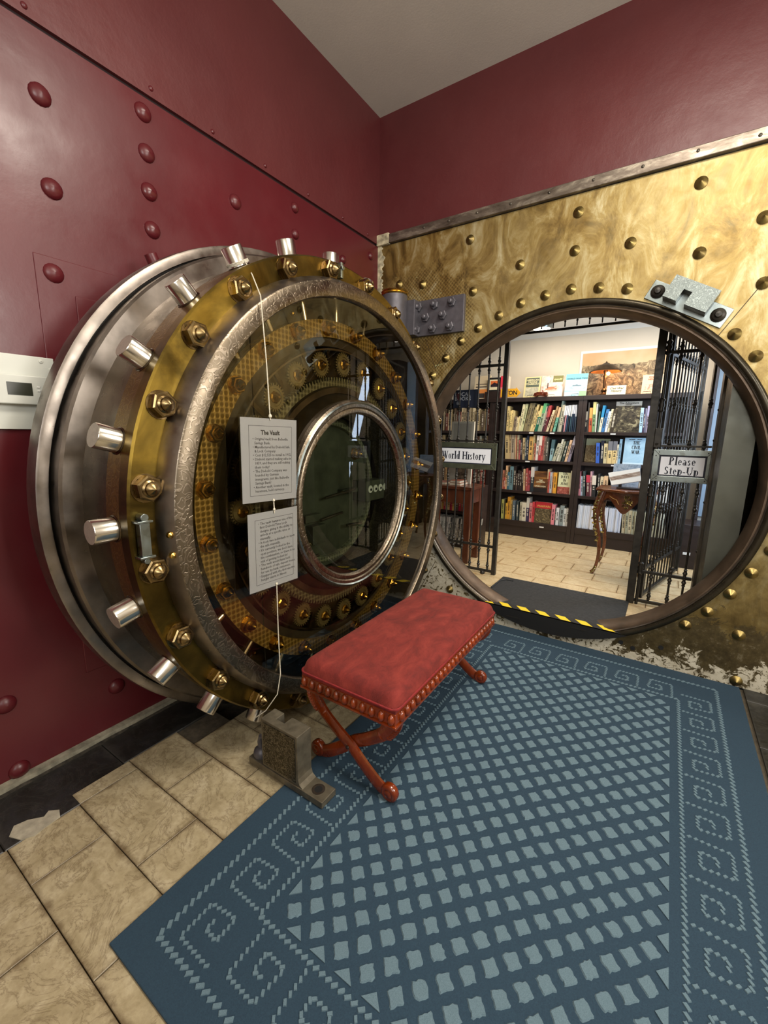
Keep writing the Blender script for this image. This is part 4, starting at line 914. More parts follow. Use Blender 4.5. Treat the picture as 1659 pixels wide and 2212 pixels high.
m = MB(); m.box((.985, -.031, .1695), (1.975, .034, .1715)); tp = obj('hazard_tape', m, M['black'], sb, 0)
for k in range(7):
    x = 1.0 + k * .137; m = MB(); m.prism([(x, .033), (x + .07, .033), (x + .122, -.030), (x + .052, -.030)], (0, 0, .1716), (1, 0, 0), (0, 1, 0), (0, 0, 1), 0, .0006); obj('yellow_stripe', m, M['yellow'], tp, 0)
m = MB(); m.tube([(.985, .30, .172), (.99, .50, .174), (1.03, .56, .174), (1.09, .56, .172)], .007, 6); obj('rubber_lip', m, M['blackmat'], sb, 40)
# ================================================================ iron grille
GY = .66; ZB = .195
def barmesh(z0, z1, knobs, name='bar', r=.0075):
    m = MB(); m.cyl((0, 0, z0), (0, 0, z1), r, n=8)
    for z in knobs: m.lathe([(-.032, r), (-.026, r * 1.7), (-.018, r * 1.25), (-.010, r * 1.5), (0, r * 2.2), (.010, r * 1.5), (.018, r * 1.25), (.026, r * 1.7), (.032, r)], (0, 0, z), (0, 0, 1), 8, False, False)
    return m.mesh(name, M['iron'], 50)
bmL = barmesh(ZB, 2.47, (.235, .385, .455, 1.05, 1.39, 1.665, 1.985, 2.055, 2.30))
def railbox(p, name, x0, x1, z, h=.022, y=GY, d=.02): m = MB(); m.box((x0, y - d / 2, z - h / 2), (x1, y + d / 2, z + h / 2)); return obj(name, m, M['iron'], p, 0, .002)
gl = thing('fixed_grille', 'black iron grille fixed at left of the vault doorway, behind the World History sign', 'grille', (.6, GY, ZF))
for x in (.812, .7245, .637, .5495, .462, .3745, .287): inst('bar', bmL, gl, (x, GY, 0))
for z in (2.02, .42, .185): railbox(gl, 'rail', .24, .862, z)
railbox(gl, 'rail', .24, .862, 1.375, .014)
m = MB(); m.box((.856, GY - .02, ZF), (.894, GY + .02, 2.46)); obj('upright', m, M['iron'], gl, 0, .003)
m = MB(); m.lathe([(0, .02), (.02, .022), (.03, .015)], (.78, GY - .03, ZF), (0, 0, 1), 12); obj('floor_socket', m, M['iron'], gl, 40)
gr = thing('fixed_grille', 'black iron grille fixed at right of the vault doorway, behind the step-up sign', 'grille', (2.17, GY, ZF))
bmR = barmesh(ZB, 2.47, (.235, .385, .455, .93, 1.05, 1.39, 1.665, 1.985, 2.055))
for x in (2.098, 2.215, 2.302): inst('bar', bmR, gr, (x, GY, 0))
for z in (2.02, .42, .185): railbox(gr, 'rail', 2.0, 2.345, z)
railbox(gr, 'rail', 2.0, 2.345, 1.375, .014)
m = MB(); m.box((1.952, GY - .03, ZF), (2.004, GY + .03, 2.46)); obj('upright', m, M['iron'], gr, 0, .003)
m = MB(); m.cyl((2.022, GY - .02, ZF), (2.022, GY - .02, 2.46), .011, n=10); 
for z in (.45, 1.05, 1.35, 1.66, 2.05): m.lathe([(-.05, .011), (-.04, .02), (-.02, .014), (0, .02), (.02, .014), (.04, .02), (.05, .011)], (2.022, GY - .02, z), (0, 0, 1), 10, False, False)
obj('hinge_post', m, M['iron'], gr, 50)
m = MB(); m.box((2.0, GY - .035, 1.36), (2.05, GY + .02, 1.50)); obj('lock_box', m, M['iron'], gr, 0, .006)
tr = thing('transom_grille', 'black iron transom grille with short bars above the vault doorway', 'grille', (1.42, GY, 2.26))
bmT = barmesh(2.27, 2.47, (2.335,), r=.0055)
for k in range(12): inst('bar', bmT, tr, (.966 + .0875 * k, GY, 0))
railbox(tr, 'rail', .894, 1.952, 2.255, .018, d=.012)
# open gate leaf swung inwards
lf = thing('gate_leaf', 'open barred iron gate leaf folded back behind the right hand grille', 'gate', (2.03, .72, ZF))
L0 = Vector((2.035, .72, 0)); LD = Vector((.24, .97, 0)).normalized(); ang = math.atan2(LD.y, LD.x); LL = 1.05
def leafbox(name, a, b, z0, z1, t=.012):
    m = MB(); m.box((a, -t, z0), (b, t, z1)); m.v = [tuple(L0 + LD * x + Vector((-LD.y, LD.x, 0)) * y + Vector((0, 0, z))) for x, y, z in m.v]; return obj(name, m, M['iron'], lf, 0, .002)
bmG = barmesh(ZB + .02, 2.235, (.455, .85, 1.05, 1.39, 1.665, 1.99, 2.05), r=.0058)
for k in range(11): p = L0 + LD * (.085 + .088 * k); inst('bar', bmG, lf, (p.x, p.y, 0))
for z in (2.235, 2.02, 1.375, 1.12, .42, .20): leafbox('rail', 0, LL, z - .011, z + .011)
leafbox('stile', 0, .03, .185, 2.25, .016); leafbox('stile', LL - .03, LL, .185, 2.25, .016)
# signs
def framed(name, label, x0, x1, z0, z1, fw, y, mf, lines, h, wx=1.0, lead=1.45, inner=True, track=1.0):
    t = thing(name, label, 'sign', ((x0 + x1) / 2, y, z0), None)
    def fr(poly): m = MB(); m.prism(poly, (0, y, 0), (1, 0, 0), (0, 0, 1), (0, -1, 0), 0, .012); return obj('frame_strip', m, mf, t, 0, .002)
    fr([(x0, z1), (x1, z1), (x1 - fw, z1 - fw), (x0 + fw, z1 - fw)]); fr([(x0, z0), (x1, z0), (x1 - fw, z0 + fw), (x0 + fw, z0 + fw)])
    fr([(x0, z0), (x0, z1), (x0 + fw, z1 - fw), (x0 + fw, z0 + fw)]); fr([(x1, z0), (x1, z1), (x1 - fw, z1 - fw), (x1 - fw, z0 + fw)])
    m = MB(); m.box((x0 + fw - .002, y - .006, z0 + fw - .002), (x1 - fw + .002, y, z1 - fw + .002)); obj('dark_border', m, M['ink'], t, 0)
    b = .010; m = MB(); m.box((x0 + fw + b, y - .0075, z0 + fw + b), (x1 - fw - b, y - .006, z1 - fw - b)); obj('sign_face', m, M['signwhite'], t, 0)
    for x, z in ((x0 + fw * .9, z1 - fw * .45), (x1 - fw * .9, z1 - fw * .45), (x0 + fw * .45, z1 - fw * 1.1), (x1 - fw * .45, z1 - fw * 1.1), (x0 + fw * .9, z0 + fw * .45), (x1 - fw * .9, z0 + fw * .45), (x0 + fw * .45, z0 + fw * 1.1), (x1 - fw * .45, z0 + fw * 1.1)):
        m = MB(); m.lathe([(0, .004), (.001, .003)], (x, y - .012, z), (0, -1, 0), 8); obj('screw', m, M['iron'], t, 0)
    place_text(serif(lines, h, M['ink'], track, lead, wx), t, ((x0 + x1) / 2, y - .0078, (z0 + z1) / 2), (1, 0, 0), (0, 0, 1)); return t
framed('doorway_sign', 'metal framed sign reading Please Step-Up on the right grille', 2.010, 2.366, 1.122, 1.350, .040, GY - .035, M['nickel'], ['Please', 'Step-Up'], .056, .84, 1.22)
M['greenframe'] = plain('green_bronze_frame', '6f7460', .4, .7, var=.1, scale=20)
framed('doorway_sign', 'bronze framed sign reading World History on the left grille, partly behind the vault door', .225, .852, 1.126, 1.362, .045, GY - .035, M['greenframe'], ['World History'], .070, .80, 1.3)
# Local books sign
t = thing('local_books_sign', 'small dark sign reading Local Books hung among the left grille bars', 'sign', (.51, GY + .04, 1.67))
m = MB(); m.box((.385, GY + .03, 1.672), (.632, GY + .036, 1.832)); obj('board', m, flat('232a3c', .5), t, 0, .003)
place_text(text_mesh('LOCAL\nBOOKS', .047, flat('a9adb4', .5), .0012, line=.85, align='LEFT', res=2), t, (.400, GY + .0295, 1.772), (1, 0, 0), (0, 0, 1))
m = MB(); m.prism([(.415, 1.80), (.455, 1.80), (.452, 1.755), (.435, 1.735), (.42, 1.76)], (0, GY + .0294, 0), (1, 0, 0), (0, 0, 1), (0, -1, 0), 0, .0006); obj('map_shape', m, flat('5c3438', .5), t, 0)
m = MB(); m.ring(.011, .014, (.43, GY + .0295, 1.715), (1, 0, 0), (0, 0, 1), (0, -1, 0), 0, .0008, 20); m.prism([(.423, 1.707), (.4275, 1.707), (.4315, 1.719), (.4285, 1.724)], (0, GY + .0294, 0), (1, 0, 0), (0, 0, 1), (0, -1, 0), 0, .0008); m.prism([(.434, 1.707), (.4385, 1.707), (.431, 1.724), (.4285, 1.719)], (0, GY + .0294, 0), (1, 0, 0), (0, 0, 1), (0, -1, 0), 0, .0008); obj('round_emblem', m, flat('a9adb4', .5), t, 0)
# ================================================================ bookcases
BY0, BY1 = 2.30, 2.59
def bookcase(name, label, x0, x1, tw=.045, labels=()):
    t = thing(name, label, 'bookcase', ((x0 + x1) / 2, BY0 + .14, ZF)); wd = M['wood_dark']
    def bx(nm, lo, hi): m = MB(); m.box(lo, hi); return obj(nm, m, wd, t, 0, .002)
    for xa in (x0, x1 - tw): bx('side_panel', (xa, BY0, ZF), (xa + tw, BY1, 1.83))
    bx('top', (x0 - .004, BY0 - .01, 1.828), (x1 + .004, BY1, 1.876)); bx('back_panel', (x0 + tw, BY1 - .01, ZF), (x1 - tw, BY1, 1.83))
    for z in (1.475, 1.13, .745): bx('shelf', (x0 + tw, BY0 + .004, z - .034), (x1 - tw, BY1 - .01, z))
    bx('shelf', (x0 + tw, BY0 + .002, .29), (x1 - tw, BY1 - .01, .36)); bx('plinth', (x0 + tw, BY0 + .012, ZF), (x1 - tw, BY0 + .03, .29))
    for x, z in labels: m = MB(); m.box((x - .026, BY0 - .002, z - .026), (x + .026, BY0 + .002, z - .012)); obj('shelf_label', m, M['white'], t, 0)
    return t
bookcase('bookcase', 'dark bookcase in the middle of the view, filled with history paperbacks', .20, 1.235, .045, [(.69, 1.475), (.93, 1.475), (.67, 1.13), (.72, .745), (.90, .335)])
bookcase('bookcase', 'dark bookcase at right below the lamp, with the blue Civil War book', 1.237, 2.24, .04, [(1.57, 1.475), (1.61, 1.13)])
bookcase('bookcase', 'dark bookcase at far left, seen through the left grille bars', -.80, .198, .045, [(-.3, 1.13)])
PAL = ['5a4a3a', '8a7a5a', 'b08d5a', 'd8b98a', '7a3a30', 'a04a3a', '3a4a4a', '2a2a30', 'c9b48a', '4a3428', '6a5a40', 'd0b078', '8f8f80', '33485a', 'b5a582']
def book(x, w_, h, dx, c1, c2, shelf, zb, yb=2.335, dep=.17, nm='book', ang=0, grp=None):
    m = MB(); lab = None
    t = bpy.data.objects.new(nm, None)
    ROOT[t.name] = (0, 0, 0)
    xs = lambda z: dx * z / max(h, .01)
    def sl(z0, z1, e=0.0):
        return [(x + e + xs(z0), yb - e, zb + z0), (x + w_ - e + xs(z0), yb - e, zb + z0), (x + w_ - e + xs(z0), yb + dep, zb + z0), (x + e + xs(z0), yb + dep, zb + z0)]
    def blk(m, z0, z1): b = m.addv(sl(z0, z1) + sl(z1, z1)); [m.face([b + i for i in q]) for q in ((0, 3, 2, 1), (4, 5, 6, 7), (0, 1, 5, 4), (1, 2, 6, 5), (2, 3, 7, 6), (3, 0, 4, 7))]
    base = (x + w_ / 2, yb + dep / 2, zb)
    return blk, base
BOOKS_DONE = 0
def rgbname(hx):
    r, g, b = [int(hx[i:i + 2], 16) for i in (0, 2, 4)]; mx, mn = max(r, g, b), min(r, g, b); L = (mx + mn) / 510
    if mx - mn < 26: return 'black' if L < .25 else 'grey' if L < .62 else 'off-white'
    import colorsys; hh, s, v = colorsys.rgb_to_hsv(r / 255, g / 255, b / 255); hh *= 360
    if L > .72 and hh < 70 and s < .45: return 'cream'
    if hh < 18 or hh > 335: return 'dark red' if L < .3 else ('pink' if L > .6 else 'red')
    if hh < 42: return 'brown' if L < .42 else 'tan'
    if hh < 70: return 'olive' if L < .45 else 'yellow'
    if hh < 165: return 'green'
    if hh < 200: return 'teal' if L < .6 else 'pale blue'
    if hh < 255: return 'navy' if L < .3 else 'blue'
    return 'purple'
USED = {}
SEQ = ['', 'second ', 'third ', 'fourth ', 'fifth ', 'sixth ', 'seventh ', 'eighth ', 'ninth ', 'tenth ', 'eleventh ', 'twelfth ', 'thirteenth ', 'fourteenth ', 'fifteenth ', 'sixteenth ', 'seventeenth ', 'eighteenth ', 'nineteenth ', 'twentieth ', 'twenty-first ', 'twenty-second ', 'twenty-third ', 'twenty-fourth ', 'twenty-fifth ', 'twenty-sixth ', 'twenty-seventh ', 'twenty-eighth ', 'twenty-ninth ', 'thirtieth ']
def make_books(shelf, zb, rows, yb=2.335, title_rnd=None):
    rnd = random.Random(hash(shelf) & 0 if title_rnd is None else title_rnd)
    edge = -9; info = []
    for row in rows:
        x, w_, h, dx, c1 = row[:5]; c2 = row[5] if len(row) > 5 else None
        h = min(h, (1.83 if zb > 1.4 else zb + .305) - zb - .004)
        x = max(x, edge + .0006); edge = x + w_; dx = dx if not info or h < .05 else max(dx, min(info[-1][3] * h / info[-1][2], info[-1][3]) + info[-1][0] + info[-1][1] + .0004 - x); info.append((x, w_, h, dx, c1, c2))
    def mkkey(w_, h, dx, c1, c2):
        nmx = rgbname(c2 or c1); nm2 = rgbname(c1) if c2 else None; tall = 'tall ' if h > .28 else ('short ' if h < .235 else ''); lean = 'leaning ' if dx > .03 else ''; th_ = 'thick ' if w_ > .038 else ('thin ' if w_ < .018 else '')
        return f"{tall}{th_}{lean}{nmx}" + (f" and {nm2}" if nm2 and nm2 != nmx else '')
    NK = {}; cnt = {}
    for q in info: kq = mkkey(*q[1:]); NK[kq] = NK.get(kq, 0) + 1
    for k, (x, w_, h, dx, c1, c2) in enumerate(info):
        key = mkkey(w_, h, dx, c1, c2)
        cnt.setdefault(key, 0); i = cnt[key]; cnt[key] += 1
        # parts: boards/spine block, page block on top, label stripe
        t = thing('book', '', 'book', (x + w_ / 2, yb + .085, zb), 'books on the ' + shelf)
        t['label'] = (f"{SEQ[min(i, 29)] if i else ('first ' if NK[key] > 1 else '')}{key} book" + (' from left' if NK[key] > 1 else '') + f" on {shelf}").strip()
        dep = rnd.uniform(.14, .19); xs = lambda z: dx * z / h
        def quad(z0, z1, y0, y1, ex): return [(x + ex + xs(z0), y0, zb + z0), (x + w_ - ex + xs(z0), y0, zb + z0), (x + w_ - ex + xs(z0), y1, zb + z0), (x + ex + xs(z0), y1, zb + z0), (x + ex + xs(z1), y0, zb + z1), (x + w_ - ex + xs(z1), y0, zb + z1), (x + w_ - ex + xs(z1), y1, zb + z1), (x + ex + xs(z1), y1, zb + z1)]
        Q = ((0, 3, 2, 1), (4, 5, 6, 7), (0, 1, 5, 4), (1, 2, 6, 5), (2, 3, 7, 6), (3, 0, 4, 7))
        m = MB(); yo = yb - rnd.uniform(0, .02)
        cut = h * rnd.uniform(.55, .68) if c2 else h
        ct = min(.0022, w_ * .12)
        # cover: spine + two boards
        m.mat(0); segs = [(0, cut, 0)] + ([(cut, h, 1)] if c2 else [])
        for z0, z1, mi in segs:
            m.mat(mi)
            b = m.addv(quad(z0, z1, yo, yo + .004, 0)); [m.face([b + q for q in f]) for f in Q]
            for side in (0, 1):
                q8 = quad(z0, z1, yo + .004, yo + dep, 0); 
                for a_, b_ in (((0, 1), (3, 2), (4, 5), (7, 6)) if side == 0 else ((1, 0), (2, 3), (5, 4), (6, 7))):
                    p = q8[a_]; s_ = 1 if side == 0 else -1; q8[b_] = (p[0] + s_ * ct, p[1], p[2])
                b = m.addv(q8); [m.face([b + q for q in f]) for f in Q]
        obj('cover', m, [flat(c1, .5)] + ([flat(c2, .5)] if c2 else []), t, 0)
        m = MB(); b = m.addv(quad(.003, h - .003, yo + .004, yo + dep - .003, ct)); [m.face([b + q for q in f]) for f in Q]; obj('pages', m, M['pages'], t, 0)
        # spine title: row of tiny letter-like marks
        r_, g_, b_ = [int(c1[i2:i2 + 2], 16) for i2 in (0, 2, 4)]; lum = r_ + g_ + b_
        tc = flat('2c241f', .6) if lum > 330 else flat('d5cdb8', .6)
        if w_ > .013 and c1 not in ('dce4ee', 'e6e8ee', 'dde4f0'):
            m = MB(); z = h * rnd.uniform(.18, .3); ze = min(cut, h * .85) - .01
            while z < ze:
                l = rnd.uniform(.004, .009)
                if rnd.random() < .8: ww = w_ * rnd.uniform(.16, .27); cx = w_ / 2; m.v += [(x + cx - ww + xs(z), yo - .0006, zb + z), (x + cx + ww + xs(z), yo - .0006, zb + z), (x + cx + ww + xs(z + l), yo - .0006, zb + z + l), (x + cx - ww + xs(z + l), yo - .0006, zb + z + l)]; nn = len(m.v) - 4; m.face([nn, nn + 1, nn + 2, nn + 3])
                z += l + .003
            if m.v: obj('spine_title', m, tc, t, 0)
M['pages'] = flat('d9cfb6', .8)
BOOKS = {
'top shelf of the middle bookcase': (1.475, [
  (0.371, 0.025, 0.304, -0.0, 'e8cf8e'),
  (0.398, 0.016, 0.243, -0.007, 'ecd692'),
  (0.414, 0.015, 0.25, -0.01, 'e4cc86'),
  (0.429, 0.015, 0.256, -0.002, 'ead391'),
  (0.445, 0.013, 0.249, 0.002, 'dcc68a'),
  (0.458, 0.03, 0.179, 0.013, '8b7a66'),
  (0.49, 0.019, 0.166, 0.008, 'e0d0a0'),
  (0.509, 0.012, 0.182, 0.004, 'e8d8a4'),
  (0.522, 0.028, 0.322, 0.039, 'e6dcae'),
  (0.551, 0.027, 0.327, 0.044, 'cfcf9e'),
  (0.584, 0.029, 0.335, 0.064, '8c7f5a'),
  (0.613, 0.028, 0.335, 0.065, '84785a'),
  (0.642, 0.017, 0.291, 0.068, '9a8c62'),
  (0.66, 0.024, 0.318, 0.069, 'e6cf90'),
  (0.685, 0.025, 0.244, 0.062, 'e0c488'),
  (0.717, 0.036, 0.299, 0.051, '1f6e58', 'e6d88e'),
  (0.757, 0.034, 0.329, 0.041, '9fb090', '58a56c'),
  (0.791, 0.012, 0.292, 0.037, 'bdb6a0'),
  (0.803, 0.015, 0.294, 0.04, '3f3436'),
  (0.818, 0.018, 0.3, 0.042, '5a3036', 'a84444'),
  (0.836, 0.012, 0.303, 0.039, '6e3038', 'c35050'),
  (0.846, 0.025, 0.248, 0.064, 'e0cda4'),
  (0.897, 0.02, 0.292, 0.056, 'b8946a'),
  (0.931, 0.024, 0.28, 0.049, '74b79c', 'e0b48a'),
  (0.977, 0.016, 0.359, 0.025, '9fb0a0'),
  (0.995, 0.029, 0.306, 0.023, 'b9b39a'),
  (1.028, 0.014, 0.293, 0.016, '20242c', 'dfe2e4'),
  (1.048, 0.013, 0.296, 0.016, 'c98f94', 'dcdfe0'),
  (1.068, 0.013, 0.301, 0.013, '2a4a64', 'e4e6e8'),
  (1.087, 0.012, 0.301, 0.011, '1c2430', 'd8dcdc'),
  (1.107, 0.012, 0.303, 0.008, '3a5a6a', 'e0e2e0'),
  (1.126, 0.013, 0.303, 0.003, '243648', 'dde0e4'),
  (1.147, 0.012, 0.303, -0.002, '1e3048', 'dfe4ea'),
  (1.166, 0.012, 0.305, -0.007, '46586a', 'e0e6f0'),
  (1.196, 0.019, 0.345, -0.01, 'b9bcb4', 'e2e2da'),
]),
'second shelf of the middle bookcase': (1.13, [
  (0.384, 0.046, 0.325, -0.018, 'c9b07c'),
  (0.432, 0.02, 0.306, -0.014, 'bfa57c'),
  (0.455, 0.038, 0.31, -0.011, 'b7a68c'),
  (0.501, 0.013, 0.307, -0.012, 'd9b98c'),
  (0.516, 0.013, 0.307, -0.016, 'a04a3c'),
  (0.53, 0.02, 0.311, -0.017, 'cfc09a'),
  (0.552, 0.017, 0.238, -0.008, 'b0605a'),
  (0.574, 0.016, 0.254, -0.012, '3a3036'),
  (0.596, 0.031, 0.267, -0.01, 'e2cb9c'),
  (0.629, 0.017, 0.265, -0.007, '3f4a4a'),
  (0.647, 0.019, 0.297, -0.012, '1f2a3c'),
  (0.668, 0.047, 0.284, -0.003, 'e7b565'),
  (0.717, 0.019, 0.32, -0.017, 'dcc890'),
  (0.737, 0.016, 0.204, -0.006, 'c97a60'),
  (0.756, 0.031, 0.299, 0.002, 'ece4d8'),
  (0.789, 0.03, 0.293, 0.003, 'b23a40', 'ece0d0'),
  (0.82, 0.023, 0.293, 0.002, 'c05a50'),
  (0.845, 0.023, 0.284, -0.001, '8a7060'),
  (0.871, 0.028, 0.269, -0.001, '4a4a42'),
  (0.916, 0.035, 0.252, 0.012, '9cc0c4', '4c6a70'),
  (0.953, 0.035, 0.211, 0.05, 'b9b79a'),
  (0.997, 0.02, 0.261, 0.046, 'd9d6c0'),
  (1.018, 0.024, 0.234, 0.045, 'a9a88e'),
  (1.056, 0.026, 0.238, 0.041, '33413e'),
  (1.091, 0.025, 0.25, 0.042, 'e0b890'),
  (1.119, 0.031, 0.323, 0.056, '8d8494', 'c4c2d4'),
]),
'third shelf of the middle bookcase': (0.745, [
  (0.368, 0.02, 0.24, -0.003, 'b97a60'),
  (0.389, 0.018, 0.152, -0.002, 'b0453c'),
  (0.408, 0.022, 0.31, -0.007, 'e6b98a'),
  (0.433, 0.025, 0.219, -0.001, '3f6b7a'),
  (0.459, 0.042, 0.293, -0.008, '6f8f94'),
  (0.504, 0.033, 0.3, -0.005, '2e2420'),
  (0.54, 0.02, 0.21, -0.003, '4a3a34'),
  (0.564, 0.024, 0.251, -0.01, '2a201e'),
  (0.59, 0.025, 0.245, -0.011, '382a26'),
  (0.617, 0.018, 0.314, -0.012, '241c1c'),
  (0.636, 0.021, 0.271, -0.012, 'd9b48a'),
  (0.664, 0.022, 0.281, -0.009, 'b0504a'),
  (0.687, 0.029, 0.255, 0.0, 'b5545a'),
  (0.724, 0.036, 0.312, -0.006, '273238', 'd8d0c4'),
  (0.914, 0.016, 0.284, -0.002, 'b06a4a', 'e0c49a'),
  (0.932, 0.016, 0.251, -0.003, 'c9584a'),
  (0.95, 0.024, 0.248, -0.009, 'b9bcc0'),
  (0.976, 0.016, 0.246, -0.009, 'c98f50'),
  (0.993, 0.032, 0.249, -0.005, 'eeaa3a'),
  (1.175, 0.013, 0.281, -0.002, 'cfc9b0'),
  (1.189, 0.028, 0.245, -0.006, 'e6e2d0'),
]),
'bottom shelf of the middle bookcase': (0.36, [
  (0.38, 0.033, 0.251, -0.004, 'a6a45a'),
  (0.416, 0.013, 0.25, -0.01, '3a3420'),
  (0.431, 0.021, 0.207, -0.001, 'd9a83a'),
  (0.453, 0.036, 0.287, -0.004, 'd99a30'),
  (0.492, 0.024, 0.25, -0.003, 'c9a45a'),
  (0.526, 0.031, 0.245, -0.005, '5a6a74'),
  (0.575, 0.026, 0.242, -0.009, '3f4a4a'),
  (0.616, 0.027, 0.238, -0.005, 'b9b49a'),
  (0.645, 0.049, 0.237, -0.006, 'ddd6be'),
  (0.697, 0.033, 0.302, -0.008, '3a3050', 'd8d4c4'),
  (0.735, 0.034, 0.242, -0.003, 'd98a8a'),
  (0.771, 0.024, 0.254, -0.008, 'd04048'),
  (0.998, 0.037, 0.247, 0.001, 'e88a94'),
  (1.036, 0.015, 0.203, -0.009, '4a5a5a'),
  (1.052, 0.032, 0.212, -0.011, 'dfe0e0'),
  (1.089, 0.047, 0.245, 0.004, '8c9896'),
  (1.137, 0.027, 0.215, -0.002, 'dde0dc'),
  (1.166, 0.027, 0.218, -0.006, 'e4e4de'),
  (1.195, 0.027, 0.217, -0.006, 'c04040', 'e8e4dc'),
]),
'top shelf of the right bookcase': (1.475, [
  (1.267, 0.031, 0.228, -0.005, '22242a', 'e9e6d8'),
  (1.3, 0.012, 0.325, -0.014, '3a3836'),
  (1.316, 0.033, 0.268, -0.009, 'c9603c', 'dba95a'),
  (1.352, 0.03, 0.33, -0.012, '7a9a6a', 'd8cf86'),
  (1.384, 0.012, 0.309, -0.01, 'd0cfc0'),
  (1.406, 0.012, 0.226, 0.002, '4f7064'),
  (1.415, 0.026, 0.291, 0.02, 'e8e2c8', '2c8cbc'),
  (1.443, 0.029, 0.25, 0.033, '3c78b0'),
  (1.48, 0.021, 0.227, 0.024, 'e8eef0'),
  (1.507, 0.021, 0.252, 0.02, 'e0d9b8'),
  (1.53, 0.038, 0.249, 0.019, '3a3020'),
  (1.811, 0.028, 0.258, -0.006, 'aed0e6'),
  (1.843, 0.015, 0.252, -0.008, '4a3a50'),
  (1.861, 0.012, 0.252, -0.015, '8a90a8'),
  (1.874, 0.022, 0.276, -0.009, '8c8090', 'a8a4c0'),
]),
'second shelf of the right bookcase': (1.13, [
  (1.425, 0.035, 0.227, -0.014, '3a66c0'),
  (1.466, 0.031, 0.252, -0.008, '1a2030'),
  (1.5, 0.038, 0.221, -0.008, 'd6c695'),
  (1.54, 0.042, 0.248, -0.006, 'e3c98c', '76777c'),
  (1.584, 0.042, 0.249, -0.003, 'e3c98c', '76777c'),
  (1.627, 0.014, 0.213, -0.004, 'e8e0c8'),
  (1.642, 0.023, 0.273, -0.0, '8fb4cc'),
]),
'third shelf of the right bookcase': (0.745, [
  (1.272, 0.028, 0.283, -0.019, 'c9808a'),
  (1.301, 0.022, 0.225, -0.018, 'bcd4e4'),
  (1.326, 0.023, 0.286, -0.022, '3a4a4a'),
  (1.36, 0.037, 0.244, -0.018, '5a2a30', 'c83c50'),
  (1.399, 0.016, 0.287, -0.018, 'e0b0b4'),
  (1.416, 0.04, 0.241, -0.011, '2a2a2a', 'e8dcc8'),
  (1.47, 0.02, 0.263, -0.007, '3a3a3a'),
  (1.496, 0.037, 0.236, -0.005, 'e6d4ac'),
  (1.535, 0.038, 0.245, -0.022, 'f0c898'),
]),
}

for sh, (zb, rows) in BOOKS.items(): w3 = sh.split(); make_books(w3[0] + ' ' + w3[4] + ' shelf', zb, rows, 2.335, len(sh))
def rand_row(x0, x1, hmin, hmax, pal, seed, wmin=.016, wmax=.036, lean=0.0, same=None):
    r = random.Random(seed); x = x0; out = []
    while x < x1 - wmin:
        w_ = min(r.uniform(wmin, wmax), x1 - x); out.append((round(x, 3), w_, r.uniform(hmin, hmax), lean * r.random(), r.choice(pal))); x += w_ + .001
    return out
make_books('top far left shelf', 1.475, rand_row(-.5, .15, .22, .30, ['c9b48a', 'd8c69a', 'a8987a', '5a4a3a', '8a7a5a', 'e0cfa8', '6a3a30'], 1), title_rnd=1)
make_books('second far left shelf', 1.13, rand_row(-.5, .15, .20, .29, PAL, 2), title_rnd=2)
make_books('third far left shelf', .745, rand_row(-.5, .15, .22, .29, ['b98a70', 'd9a878', 'e3c08c', '5a3a30', '8a3a30', 'c9a070', '3a3028'], 3), title_rnd=3)
make_books('bottom far left shelf', .36, rand_row(-.5, .15, .22, .29, ['3a2a24', '5a4a40', '8a7a6a', '2a2420', 'a89a80', '4a3a50'], 4), title_rnd=4)
def mags(shelf, rows_): make_books(shelf, .36, rows_, title_rnd=9)
r = random.Random(8); x = 1.285; R1 = []
while x < 1.60: w_ = r.uniform(.013, .02); R1.append((x, w_, .272 + r.uniform(-.003, .003), .004, 'dce4ee' if x < 1.40 else 'e6e8ee', None)) ; x += w_ + .0012
R1 = [q[:5] for q in R1]; x = 1.615
while x < 1.74: w_ = r.uniform(.014, .02); R1.append((x, w_, .270, .0, 'dde4f0')); x += w_ + .001
x = 1.76
while x < 2.15: w_ = r.uniform(.022, .034); R1.append((x, w_, .262 + r.uniform(-.006, .006), -.012, r.choice(['b9b79a', 'c6c2a6', 'a9a88c', 'd2cfb8', 'cdbf9a']))); x += w_ + .0015
mags('bottom right shelf', R1)
make_books('third right shelf behind the side table', .745, rand_row(1.60, 2.15, .21, .27, ['8a90a8', 'c9c0b0', '3a4a5a', 'b0b8c8', '5a4a3a', 'dcd8cc'], 6), title_rnd=6)
